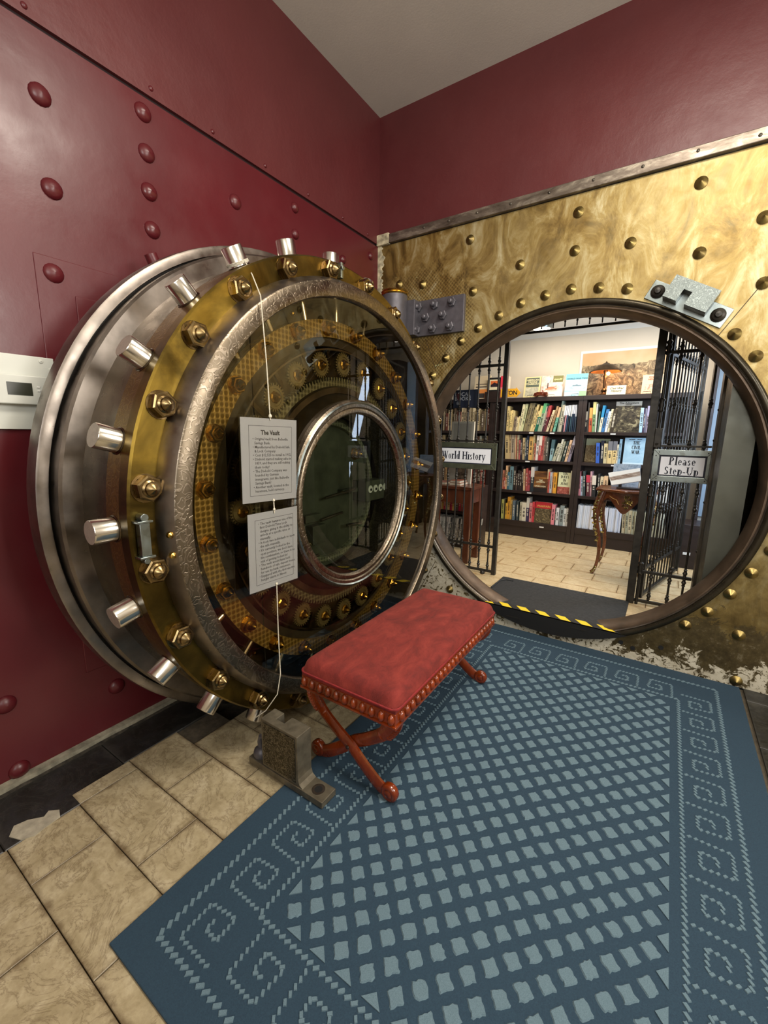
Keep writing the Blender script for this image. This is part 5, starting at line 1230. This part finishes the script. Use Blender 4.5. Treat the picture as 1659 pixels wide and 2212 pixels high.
# ---------------- face-out books
def art(name, stops, scale, detail=6, dist=1.0, rough=.35, stretch=(1, 1, 1)):
    m = N(name); m.set(Base_Color=m.ramp(m.noise(m.geo(stretch), scale, detail, .65, dist), stops), Roughness=rough); return m.m
def faceout(nm, label, x0, x1, z0, z1, y, bands, texts=(), lean=.05, th_=.018, pages='d9cfb6', cat='book', dx=0.0):
    # bands: list of (v0, v1, material) along height; leaning back by lean
    t = thing(nm, label, cat, ((x0 + x1) / 2, y, z0)); h = z1 - z0; c = Vector(((x0 + x1) / 2, y, z0)); L = h
    vy = Vector((dx, lean, h)).normalized(); ux = Vector((1, 0, 0)); ny = Vector((0, -1, 0)); ny = (ny - vy * ny.dot(vy)).normalized(); L = h / vy.z
    m = MB(); w_ = (x1 - x0)
    m.prism([(-w_ / 2, 0), (w_ / 2, 0), (w_ / 2, L), (-w_ / 2, L)], c, ux, vy, -ny, .0015, th_ - .0015); obj('pages', m, flat(pages, .7), t, 0)
    m = MB(); m.prism([(-w_ / 2 - .002, -.0), (w_ / 2 + .002, -.0), (w_ / 2 + .002, L + .003), (-w_ / 2 - .002, L + .003)], c, ux, vy, -ny, th_ - .0015, th_); obj('back_cover', m, bands[0][2], t, 0)
    m = MB(); mats = []
    for i, bnd in enumerate(bands):
        v0, v1, mt = bnd[:3]; u0, u1 = bnd[3:5] if len(bnd) > 3 else (0, 1); m.mat(i); mats.append(mt); e = .0003 * i
        m.prism([((u0 - .5) * (w_ + .004), v0 * L), ((u1 - .5) * (w_ + .004), v0 * L), ((u1 - .5) * (w_ + .004), v1 * L), ((u0 - .5) * (w_ + .004), v1 * L)], c, ux, vy, ny, -.0015, .0002 + e)
    obj('front_cover', m, mats, t, 0)
    for kind, txt, hh, v, mt, *rest in texts:
        u = rest[0] if rest else .5; wx = rest[1] if len(rest) > 1 else .8
        me = serif(txt.split('\n'), hh, mt, 1.0, 1.35, wx) if kind == 'serif' else text_mesh(txt, hh, mt, .0006, rest[2] if len(rest) > 2 else 0, 1.0, line=.85, res=2, depth=.0002)
        place_text(me, t, c + ux * ((u - .5) * w_) + vy * (v * L) + ny * (.0022), ux, vy)
    return t
sepia = art('sepia_battle_print', [(.3, '3c3026'), (.5, '8a7358'), (.7, 'd8c6a0')], 22, 8, 1.5)
river = art('pink_river_painting', [(.3, 'b06a50'), (.45, 'd9b0a0'), (.7, 'ece0d4')], 14)
darkp = art('dark_battle_painting', [(.35, '14110c'), (.52, '4a4232'), (.66, 'a8a07c'), (.8, 'd8d0b0')], 17, 7, 1.4)
warp = art('brown_battle_photo', [(.3, '2a2418'), (.5, '5c5038'), (.7, 'a8966c')], 40, 6, 1)
sunset = art('brown_sunset_cover', [(.3, '20150f'), (.5, '6a4426'), (.72, 'c99048')], 9, 4, .6, stretch=(.4, 1, 2))
sea = art('pale_blue_sea_cover', [(.3, '7fb0c4'), (.55, 'c0dce0'), (.75, 'e8f0f0')], 12, 4, .8, stretch=(.5, 1, 2))
wetl = art('ochre_landscape_print', [(.3, '4a3c28'), (.5, 'a08658'), (.7, 'e0d4a8')], 45, 6, 1)
civb = art('ice_blue_cover', [(.3, '8cb4cc'), (.7, 'b4d4e4')], 6, 3)
kk = flat('1a1a20', .5); crm = flat('e4d8b0', .6); redt = flat('c02830', .5)
ZT = 1.877
faceout('book', 'green and cream book American Paddle Steamboats standing on top of the bookcase', .548, .735, ZT, 2.122, 2.345, [(0, 1, flat('c9bc84', .5)), (.06, .48, art('grey_boat_photo', [(.3, '7a7a6a'), (.7, 'c4bda0')], 20), .1, .9), (.5, .94, flat('3f4a3c', .5), .1, .9)], [('b', 'AMERICAN\nPADDLE\nSTEAMBOATS', .029, .74, flat('d8cc9c', .5))])
faceout('book', 'pink river scene book with green label beside the steamboat book', .748, .990, ZT, 2.125, 2.345, [(0, 1, river), (.02, .25, flat('e8dcc4', .5), .3, 1), (.34, .40, art('orange_steamboat_art', [(.4, 'b05a34'), (.6, 'd08a60')], 30), .22, .72), (.40, .47, flat('b86a48', .5), .32, .6), (.40, .66, flat('4a3028', .5), .28, .33), (.68, .98, flat('6e6a2e', .5), .52, .98)], [('b', 'GALLEY', .026, .80, flat('d8d090', .5), .75)])
faceout('book', 'pale blue aircraft book World War Two on top of the bookcase', 1.018, 1.246, ZT, 2.128, 2.345, [(0, 1, sea), (.74, 1, flat('6cb0bc', .5)), (0, .22, flat('8fc48c', .5), .68, 1), (.45, .49, flat('5a7480', .5), .34, .74), (.49, .54, flat('7c94a0', .5), .48, .58)], [('b', 'WORLD WAR TWO', .024, .78, flat('2c6478', .5), .52)])
faceout('sign_card', 'cream folded card reading Civil War History under the lamp', 1.462, 1.642, ZT, 1.972, 2.30, [(0, 1, flat('e4dcb4', .6))], [('b', 'Civil War\nHistory', .034, .54, kk, .5, .8, .35)], .03, .003, cat='sign')
faceout('book', 'tan and pink book standing at the right end of the bookcase top', 1.787, 1.975, ZT, 2.075, 2.33, [(0, 1, flat('dcb894', .5)), (.1, .5, art('pink_figure_art', [(.45, 'dcb894'), (.6, 'b8705c')], 26), .15, .8)], [('b', "POPE'S\nHEARTS", .026, .80, flat('9a5040', .5), .5)])
faceout('book', 'tan and orange book at far left of the bookcase tops behind the grille', -.10, .105, ZT, 2.17, 2.36, [(0, 1, flat('d9c6a4', .5)), (.05, .42, flat('dc8a44', .5), .1, .9), (.05, .25, flat('3a3634', .5), .3, .7), (.5, .55, flat('4a4038', .5), .1, .8), (.62, .66, flat('7a6a58', .5), .1, .8)])
faceout('book', 'grey leaning book between the orange book and the dark frame', .0, .16, 1.895, 2.24, 2.42, [(0, 1, flat('9a9a92', .5)), (.1, .5, flat('c8c4b8', .5), .4, .9)], dx=-.03) if False else None
t = thing('framed_picture', 'small black picture frame with orange sunset leaning on the far left bookcase', 'picture', (.13, 2.36, ZT))
m = MB(); m.box((.085, 2.36, ZT + .09), (.255, 2.38, 2.135)); obj('frame', m, M['black'], t, 0, .002)
m = MB(); m.box((.112, 2.357, ZT + .11), (.235, 2.361, 2.11)); pc = obj('mat_board', m, crm, t, 0)
m = MB(); m.box((.128, 2.355, ZT + .145), (.222, 2.3575, 2.095)); obj('picture', m, flat('d86a30', .5), pc, 0)
m = MB(); m.prism([(.128, ZT + .145), (.222, ZT + .145), (.222, ZT + .18), (.19, ZT + .19), (.175, ZT + .20), (.155, ZT + .185), (.128, ZT + .17)], (0, 2.3548, 0), (1, 0, 0), (0, 0, 1), (0, -1, 0), 0, .0008); obj('silhouette', m, flat('2a1c24', .5), pc, 0)
m = MB(); m.box((.06, 2.34, ZT), (.27, 2.42, ZT + .088)); obj('stand', m, M['wood_dark'], t, 0, .003)
faceout('book', 'upright red and pink boxed book left of the yellow arrow sign', .262, .345, ZT, 2.145, 2.34, [(0, 1, flat('d8c4b0', .5)), (0, .5, flat('d87880', .5), 0, .45), (.5, 1, flat('cc2c40', .5), 0, .45)], lean=.0, th_=.12)
t = thing('arrow_sign', 'yellow arrow shaped sign with black letters TON on the bookcase top', 'sign', (.43, 2.33, ZT))
m = MB(); m.prism([(.27, .0), (.460, .0), (.460, -.012), (.520, .045), (.460, .115), (.460, .098), (.27, .098)], (0, 2.335, ZT + .013), (1, 0, 0), (0, 0, 1), (0, -1, 0), 0, .006); obj('board', m, flat('dca020', .5), t, 0, .001)
place_text(text_mesh('TON', .07, kk, .0012, spacing=.95, res=2), t, (.405, 2.328, ZT + .060), (1, 0, 0), (0, 0, 1))
for i, xx in enumerate((.64, .88, 1.14, 1.84)):
    m = MB(); m.tube([(xx - .035, 2.31, ZT + .002), (xx - .035, 2.31, ZT + .022), (xx + .035, 2.31, ZT + .022), (xx + .035, 2.31, ZT + .002)], .002, 5); m.tube([(xx, 2.31, ZT + .002), (xx, 2.36, ZT + .002)], .002, 5)
    single('book_stand', m, M['black'], 'thin black wire book stand under the ' + ['steamboat book', 'river scene book', 'pale blue aircraft book', 'tan and pink book'][i], 'stand', 'wire book stands on the bookcase tops')
# model car
mc_ = thing('model_car', 'small copper coloured vintage toy car standing before the river scene book', 'toy car', (.765, 2.30, ZT))
cop = plain('copper_toy', '7a3a24', .35, .7, var=.15, scale=60)
def carbox(n_, a, b, c, d, z0, z1, y0=2.275, y1=2.325): m = MB(); m.prism([(a, z0), (b, z0), (d, z1), (c, z1)], (0, 0, ZT), (1, 0, 0), (0, 0, 1), (0, 1, 0), y0, y1); return obj(n_, m, cop, mc_, 0, .002)
carbox('chassis', .685, .845, .69, .84, .014, .030); carbox('hood', .795, .845, .80, .84, .030, .052); carbox('cabin', .715, .79, .72, .785, .030, .056); carbox('windscreen', .790, .795, .778, .783, .05, .078); carbox('trunk', .69, .72, .70, .72, .030, .048)
for xx in (.712, .818):
    for yy_ in (2.268, 2.332): m = MB(); m.lathe([(-.005, .012), (-.005, .019), (.005, .019), (.005, .012)], (xx, yy_, ZT + .019), (0, 1, 0), 16, closed=True); wh = obj('wheel', m, cop, mc_, 40); m = MB(); [m.cyl((xx, yy_, ZT + .019), (xx + .013 * math.cos(q), yy_, ZT + .019 + .013 * math.sin(q)), .0016, n=5) for q in (0, 1.26, 2.51, 3.77, 5.03)]; obj('spokes', m, cop, wh, 0)
# poster on the wall
t = thing('wall_print', 'large sepia battle scene print on the cream wall behind the lamp', 'picture', (1.53, 2.59, 1.88))
def pm():
    m = N('battle_scene_print'); v = m.geo(); sep = m.add('ShaderNodeSeparateXYZ'); m.link(m.add('ShaderNodeNewGeometry').outputs['Position'], sep.inputs[0])
    n1 = m.noise(v, 14, 8, .7, 1.2); zz = m.math('ADD', sep.outputs[2], m.math('MULTIPLY', m.math('SUBTRACT', m.noise(v, 7, 4), .5), .12))
    body = m.ramp(n1, [(.35, '2e2820'), (.5, '7c6a50'), (.66, 'cdb990')]); sky = m.ramp(m.noise(v, 3, 3), [(.3, 'cfa070'), (.7, 'dcc09a')])
    m.set(Base_Color=m.mix(m.ramp(zz, [(0, 0.0), (1, 1.0)]), body, sky), Roughness=.6)
    ml = m.math('GREATER_THAN', zz, 2.24); m.set(Base_Color=m.mix(ml, body, sky)); return m.m
m = MB(); m.box((1.14, 2.588, 1.85), (2.0, 2.596, 2.372)); obj('print', m, pm(), t, 0)
m = MB(); m.box((1.115, 2.592, 1.85), (2.02, 2.598, 2.40)); obj('margin', m, M['white'], t, 0)
# lamp
lp = thing('table_lamp', 'bronze table lamp with domed mesh shade and lit amber bulb on the bookcase', 'lamp', (1.42, 2.42, ZT)); lx, ly = 1.42, 2.40
brz = plain('dark_bronze', '4a3826', .4, .8, var=.15, scale=30)
m = MB(); m.lathe([(0, .062), (.008, .064), (.014, .05), (.022, .03), (.034, .022)], (lx, ly, ZT), (0, 0, 1), 20); obj('base', m, brz, lp, 40)
m = MB(); m.lathe([(.03, .016), (.045, .026), (.058, .029), (.070, .022), (.08, .012), (.11, .014), (.19, .0155), (.20, .021), (.215, .021), (.225, .014), (.25, .019), (.26, .022), (.28, .018), (.285, .010)], (lx, ly, ZT), (0, 0, 1), 16); obj('stem', m, brz, lp, 40)
m = MB(); m.lathe([(.255, .165), (.262, .160), (.28, .135), (.305, .105), (.325, .075), (.335, .045), (.345, .03), (.352, .012), (.36, .008), (.368, .001)], (lx, ly, ZT), (0, 0, 1), 32, False, False); obj('shade', m, brz, lp, 40)
M['amber'] = N('amber_lit_panel'); M['amber'].set(Base_Color='e08040', Emission_Color='ff9040', Emission_Strength=.7, Alpha=.55); M['amber'] = M['amber'].m
m = MB(); m.lathe([(.256, .160), (.235, .150), (.20, .145)], (lx, ly, ZT), (0, 0, 1), 32, False, False); 
m = MB(); m.lathe([(.252, .150), (.268, .12), (.29, .08)], (lx, ly, ZT), (0, 0, 1), 24, False, False); obj('shade_lining', m, M['amber'], lp, 40)
m = MB(); m.lathe([(.235, .008), (.245, .016), (.255, .019), (.267, .014), (.272, .001)], (lx + .03, ly - .02, ZT - .02), (0, 0, 1), 12, False, False); obj('bulb', m, emis('lamp_bulb', 'ffc890', 30), lp, 40)
point('lamp_glow', (lx + .045, ly - .05, ZT + .20), 4.5, (1, .55, .25), .03)
# face-out books on the shelves
faceout('book', 'dark battle painting cover with white band face-out on the top right shelf', 1.566, 1.806, 1.477, 1.805, 2.325, [(0, 1, darkp), (.86, 1, flat('c4c0b4', .5))], [('b', 'The Adventure', .030, .945, flat('5c5a52', .5)), ('b', 'HISTORY', .015, .89, flat('6a665c', .5))], .04)
faceout('book', 'pale blue book titled The Civil War face-out on the second right shelf', 1.692, 1.888, 1.135, 1.418, 2.315, [(0, 1, civb), (0, .06, flat('c8e0ec', .4))], [('serif', 'THE\nCIVIL\nWAR', .037, .64, kk, .57, .72), ('b', 'THE GUIDE       HISTORY', .011, .94, kk)], .03)
m = MB(); m.prism([(1.76, 1.262), (1.775, 1.255), (1.80, 1.250), (1.82, 1.258), (1.845, 1.266), (1.835, 1.246), (1.81, 1.232), (1.79, 1.240)], (0, 2.3205, 0), (1, 0, 0), (0, 0, 1), (0, -1, 0), 0, .0008); single('map_emblem', m, flat('5a6a74', .5), 'small dark map shape printed below the words The Civil War', 'print') if False else None
faceout('picture', 'ochre landscape print leaning at the left end of the second right shelf', 1.285, 1.53, 1.132, 1.40, 2.46, [(0, 1, wetl), (.72, 1, flat('c4cba4', .5))], (), .03, .006, cat='picture')
faceout('book', 'brown sunset book titled Unbroken face-out on the third shelf', .757, .919, .747, .998, 2.325, [(0, 1, sunset), (0, .2, flat('1c1410', .5))], [('b', 'THE\nDIVISION', .024, .52, crm), ('b', 'UNBROKEN', .024, .27, crm)], .02)
faceout('book', 'cream book titled Six Days in June face-out on the third shelf', 1.040, 1.183, .747, .998, 2.325, [(0, 1, flat('dcdcae', .5)), (0, .33, art('dusty_red_cover_art', [(.35, '7a2c24'), (.6, 'b86a58'), (.75, 'd0a898')], 40))], [('serif', 'SIX\nDAYS\nIN\nJUNE', .030, .72, kk, .5, .9)], .02)
faceout('book', 'large red book titled Warfare face-out on the bottom middle shelf', .800, .998, .362, .622, 2.325, [(0, 1, warp), (.70, 1, redt)], [('b', 'WARFARE', .036, .80, flat('e8b060', .5))], .02)
# ---------------- low cabinet and bluish wall strip on the right
lc = thing('low_cabinet', 'low dark cabinet with two white labels, right of the gate leaf', 'cabinet', (2.6, 2.2, ZF))
m = MB(); m.box((2.26, 1.95, ZF), (2.95, 2.285, .60)); obj('cabinet_body', m, M['wood_dark'], lc, 0, .004)
for x in (2.36, 2.50): m = MB(); m.box((x - .03, 1.944, .30), (x + .03, 1.951, .325)); obj('label_card', m, M['white'], lc, 0)
m = MB(); m.box((2.385, 2.3, ZF), (2.425, 2.55, 2.45)); single('cupboard', m, M['wood_dark'], 'narrow tall dark wood panel standing left of the pale blue wall strip', 'cupboard', bevel=.003)
pd = N('bluish_lit_wall'); pd.set(Base_Color='a9bccb', Roughness=.5); m = MB(); m.box((2.43, 2.56, .60), (2.72, 2.598, 2.45)); o = struct('wall_strip_1', m, pd.m, 0, .003)  # strip of cream wall; the bluish light on it is put into its colour
m = MB(); m.box((2.72, 2.30, ZF), (2.9, 2.59, 2.45)); single('cupboard', m, M['wood_dark'], 'tall dark wood cupboard at far right beyond the pale blue wall strip', 'cupboard', bevel=.003)
# ---------------- tables
tb = thing('wooden_table', 'tall brown wooden table with thick square legs behind the left grille', 'table', (.32, .98, ZF))
tx0, tx1, ty0, ty1 = .02, .555, .82, 1.14
for x, y in ((tx1 - .07, ty0), (tx1 - .07, ty1 - .07), (tx0, ty0), (tx0, ty1 - .07)): m = MB(); m.box((x, y, ZF), (x + .065, y + .065, .90)); obj('leg', m, M['wood_brown'], tb, 0, .004)
m = MB(); m.box((tx0 - .02, ty0 - .02, .90), (tx1 + .01, ty1 + .02, .93)); obj('tabletop', m, M['wood_brown'], tb, 0, .004)
m = MB(); m.box((tx0 + .01, ty0 + .01, .76), (tx1 - .012, ty1 - .01, .90)); obj('apron', m, M['wood_brown'], tb, 0, .003)
m = MB(); m.box((tx1 - .06, ty0 + .06, .28), (tx1 - .02, ty1 - .06, .33)); obj('stretcher', m, M['wood_brown'], tb, 0, .003)
for i, (x0, x1, y0_, y1_, z0, c) in enumerate([(.30, .42, .86, 1.05, .931, 'b06a48'), (.305, .41, .87, 1.04, .955, '8a4a30'), (.12, .26, .86, 1.04, .931, 'a06a5a')]):
    t = thing('book', ['rust red paperback lying lowest on the wooden table', 'brown paperback lying on the rust red one', 'dull pink book lying at left on the wooden table'][i], 'book', (x0, y0_, z0))
    m = MB(); m.box((x0, y0_, z0), (x1, y1_, z0 + .002)); m.box((x0, y0_, z0 + .021), (x1, y1_, z0 + .023)); m.box((x0, y1_ - .002, z0), (x1, y1_, z0 + .023)); obj('cover', m, flat(c), t, 0); m = MB(); m.box((x0 + .002, y0_ + .002, z0 + .002), (x1 - .002, y1_ - .002, z0 + .021)); obj('pages', m, M['pages'], t, 0)
faceout('display_card', 'tall grey beige card display with a dark photo standing on the wooden table', .20, .44, .932, 1.56, 1.06, [(0, 1, flat('a8a496', .6)), (.05, .34, art('brown_photo_print', [(.4, '3a3028'), (.7, '8a7a66')], 18), .3, .85), (.62, .97, flat('8f8d82', .6), .1, .9)], (), .03, .03, cat='display')
# magazine rack beyond table: low bookcase along the left wall
mr = thing('magazine_shelf', 'low dark shelf full of large pale magazines beyond the wooden table', 'bookcase', (-.2, 1.5, ZF))
for nm_, lo, hi in (('shelf', (-.5, 1.35, ZF), (.40, 1.65, ZF + .03)), ('shelf', (-.5, 1.35, .545), (.40, 1.65, .57)), ('back_panel', (-.5, 1.64, ZF), (.40, 1.66, .86)), ('side_panel', (.40, 1.35, ZF), (.42, 1.66, .86)), ('shelf', (-.5, 1.35, .84), (.40, 1.65, .86))): m = MB(); m.box(lo, hi); obj(nm_, m, M['wood_dark'], mr, 0, .002)
def tall_mags(shelf, zb, rows): make_books(shelf, zb, rows, 1.38, 12)
_r = random.Random(4)
x = -.30; rows = []
while x < .38: w_ = _r.uniform(.018, .03); rows.append((x, w_, .30 if True else 0, .03, _r.choice(['c8c8c4', 'a8a8a0', 'd8d4cc', '8a8a84', '3a3a3c', 'b0a8a0']))); x += w_ + .003
tall_mags('lower magazine shelf', .19, rows)
x = -.30; rows = []
while x < .38: w_ = _r.uniform(.014, .028); rows.append((x, w_, .21 + .03 * _r.random(), .0, _r.choice(['d8b060', 'b83048', 'c9b48a', '5a4a3a', 'e0c890', '8a6a48']))); x += w_ + .002
tall_mags('upper magazine shelf', .575, rows)
# ornate side table
st = thing('side_table', 'ornate inlaid side table with gilt mounts on curved legs, right of the doorway', 'table', (1.88, 1.42, ZF))
sx0, sx1, sy0, sy1 = 1.585, 2.06, 1.20, 1.60; TZ = .965
m = MB(); outl = []
for k in range(41):
    th = PI + PI * k / 40; outl.append(((sx0 + sx1) / 2 + math.cos(th) * (sx1 - sx0) / 2 * (1 + .03 * math.cos(4 * th)), sy0 + .10 + math.sin(th) * .10 + .012 * math.cos(th * 6)))
outl += [(sx1, sy1), (sx0, sy1)]
m.prism(outl, (0, 0, TZ), (1, 0, 0), (0, 1, 0), (0, 0, 1), -.022, 0); obj('tabletop', m, M['wood_table'], st, 0, .006)
m = MB(); ns = 24; fr_ = []
for k in range(ns + 1):
    u = k / ns; x = sx0 + .045 + (sx1 - sx0 - .09) * u; zb = TZ - .06 - .155 * math.sin(PI * min(1, max(0, (u - .12) / .76))) ** .8 if .0 < u < 1 else TZ - .07
    zb = TZ - .13 - .085 * (math.exp(-((u - .5) / .16) ** 2)) + .05 * math.exp(-((u - .16) / .1) ** 2) + .05 * math.exp(-((u - .84) / .1) ** 2); fr_.append((x, zb))
poly = [(x, z) for x, z in fr_] + [(fr_[-1][0], TZ - .022), (fr_[0][0], TZ - .022)]
for k in range(ns):
    (xa, za), (xb, zb_) = fr_[k], fr_[k + 1]; ya = sy0 + .05 + .03 * (2 * (k / ns) - 1) ** 2; yb_ = sy0 + .05 + .03 * (2 * ((k + 1) / ns) - 1) ** 2
    b = m.addv([(xa, ya, za), (xb, yb_, zb_), (xb, yb_, TZ - .02), (xa, ya, TZ - .02), (xa, ya + .02, za), (xb, yb_ + .02, zb_), (xb, yb_ + .02, TZ - .02), (xa, ya + .02, TZ - .02)]); [m.face([b + i for i in q]) for q in ((0, 1, 2, 3), (4, 5, 6, 7), (0, 1, 5, 4))]
obj('apron', m, M['wood_table'], st, 40)
m = MB(); m.box((sx0 + .05, sy0 + .09, TZ - .14), (sx0 + .07, sy1 - .02, TZ - .02)); m.box((sx1 - .07, sy0 + .09, TZ - .14), (sx1 - .05, sy1 - .02, TZ - .02)); m.box((sx0 + .05, sy1 - .04, TZ - .14), (sx1 - .05, sy1 - .02, TZ - .02)); obj('side_rail', m, M['wood_table'], st, 0)
gilt = brass('gilt_bronze', '6e5a2c', 'a08c50', 'd0c490', .3, 40)
for sxg, yy_ in ((0, sy0 + .075), (1, sy0 + .075), (0, sy1 - .03), (1, sy1 - .03)):
    xb = sx0 + .06 if sxg == 0 else sx1 - .06; s_ = -1 if sxg == 0 else 1; fy = -.02 if yy_ < 1.4 else .10
    P = curve([(xb, yy_, TZ - .02), (xb + s_ * .03, yy_ + fy * .6, TZ - .14), (xb + s_ * .035, yy_ + fy, TZ - .28), (xb - s_ * .0, yy_ + fy, TZ - .44), (xb - s_ * .018, yy_ + fy, TZ - .60), (xb - s_ * .002, yy_ + fy, TZ - .74), (xb + s_ * .025, yy_ + fy * 1.3, ZF + .01)], 5)
    m = MB(); rr = [.030, .031, .032, .033, .034, .034, .034, .032, .030, .028, .026, .024, .023, .021, .020, .019, .018, .017, .017, .016, .015, .015, .014, .014, .014, .014, .015, .016, .017, .019, .021]; m.tube(P, rr[:len(P)] if len(P) <= len(rr) else rr + [.02] * (len(P) - len(rr)), 10); lg = obj('leg', m, M['wood_table'], st, 50)
    m = MB()
    rnd = random.Random(2)
    for i in range(0, 17):
        p = P[min(i, len(P) - 1)]
        for _ in range(2): q = p + Vector((s_ * rnd.uniform(.0, .028), -rnd.uniform(.018, .034), rnd.uniform(-.012, .012))); m.lathe([(-.012, .002), (-.004, .011), (.006, .008), (.014, .001)], q, (rnd.uniform(-1, 1), -.3, rnd.uniform(-1, 1)), 6, False, False)
    for i in range(len(P) - 6, len(P)): p = P[i]; m.lathe([(-.008, .004), (0, .013), (.01, .004)], p + Vector((0, -.010, .004)), (.2, 0, 1), 6, False, False)
    obj('gilt_mount', m, gilt, lg, 40)['kind'] = 'stuff'
m = MB(); rnd = random.Random(5); cx = (sx0 + sx1) / 2 + .02
for i in range(46): a_ = rnd.uniform(0, 2 * PI); r_ = rnd.uniform(.0, .045); m.lathe([(-.010, .001), (0, .006), (.014, .001)], (cx + math.cos(a_) * r_ * .8, sy0 + .045, TZ - .105 + math.sin(a_) * r_ * 1.2), (math.cos(a_), -.2, math.sin(a_)), 5, False, False)
obj('gilt_escutcheon', m, gilt, st, 40)
m = MB(); m.tube([(1.70, sy0 + .05, TZ - .06), (1.73, sy0 + .048, TZ - .08), (1.76, sy0 + .047, TZ - .09), (1.78, sy0 + .047, TZ - .13)], .004, 5); obj('marquetry_flower', m, flat('b88a50'), st, 40)
# things on the side table
bs_ = thing('book_rest', 'dark wooden book rest standing on the ornate side table', 'book stand', (1.84, 1.40, TZ))
for x in (1.75, 1.92): m = MB(); m.box((x, 1.40, TZ), (x + .025, 1.43, TZ + .15)); obj('support', m, M['wood_dark'], bs_, 0, .002)
m = MB(); m.box((1.74, 1.34, TZ), (1.96, 1.44, TZ + .012)); obj('foot', m, M['wood_dark'], bs_, 0, .002)
faceout('book', 'pale blue book standing behind the tilted booklet on the side table', 1.685, 1.90, TZ + .001, TZ + .215, 1.50, [(0, 1, art('pale_engraving_cover', [(.35, '8ea4b4'), (.6, 'c4d0d8')], 40))], (), .03)
t = thing('picture_booklet', 'white landscape booklet with brown panorama tilted on the book rest', 'booklet', (1.80, 1.33, TZ + .06))
m = MB(); Uv = Vector((.93, .0, .22)).normalized(); Vv = (Vector((0, .55, .8)) - Uv * Vector((0, .55, .8)).dot(Uv)).normalized(); Wv = Uv.cross(Vv)
o_ = Vector((1.70, 1.33, TZ + .028)); m.prism([(0, 0), (.235, 0), (.235, .135), (-.02, .135)], o_, Uv, Vv, Wv, 0, .008); obj('cover', m, M['white'], t, 0)
m = MB(); m.prism([(.0, .045), (.235, .055), (.235, .10), (-.01, .085)], o_, Uv, Vv, Wv, .008, .009); obj('panorama_print', m, art('panorama', [(.35, '6a5040'), (.6, 'b8a898')], 40, stretch=(.4, 1, 2)), t, 0)
# vault ceiling lamp (round flush light)
cl = thing('ceiling_light', 'bright round ceiling light seen through the iron transom', 'light', (.74, 2.22, 2.62))
m = MB(); m.lathe([(0, .10), (.02, .11), (.05, .11)], (.74, 2.22, 2.62), (0, 0, 1), 24); obj('housing', m, M['nickel'], cl, 40)
m = MB(); m.lathe([(-.02, .001), (-.015, .06), (.0, .095)], (.74, 2.22, 2.62), (0, 0, 1), 24, False, False); obj('diffuser', m, emis('lit_diffuser', 'fff4e0', 9), cl, 40)
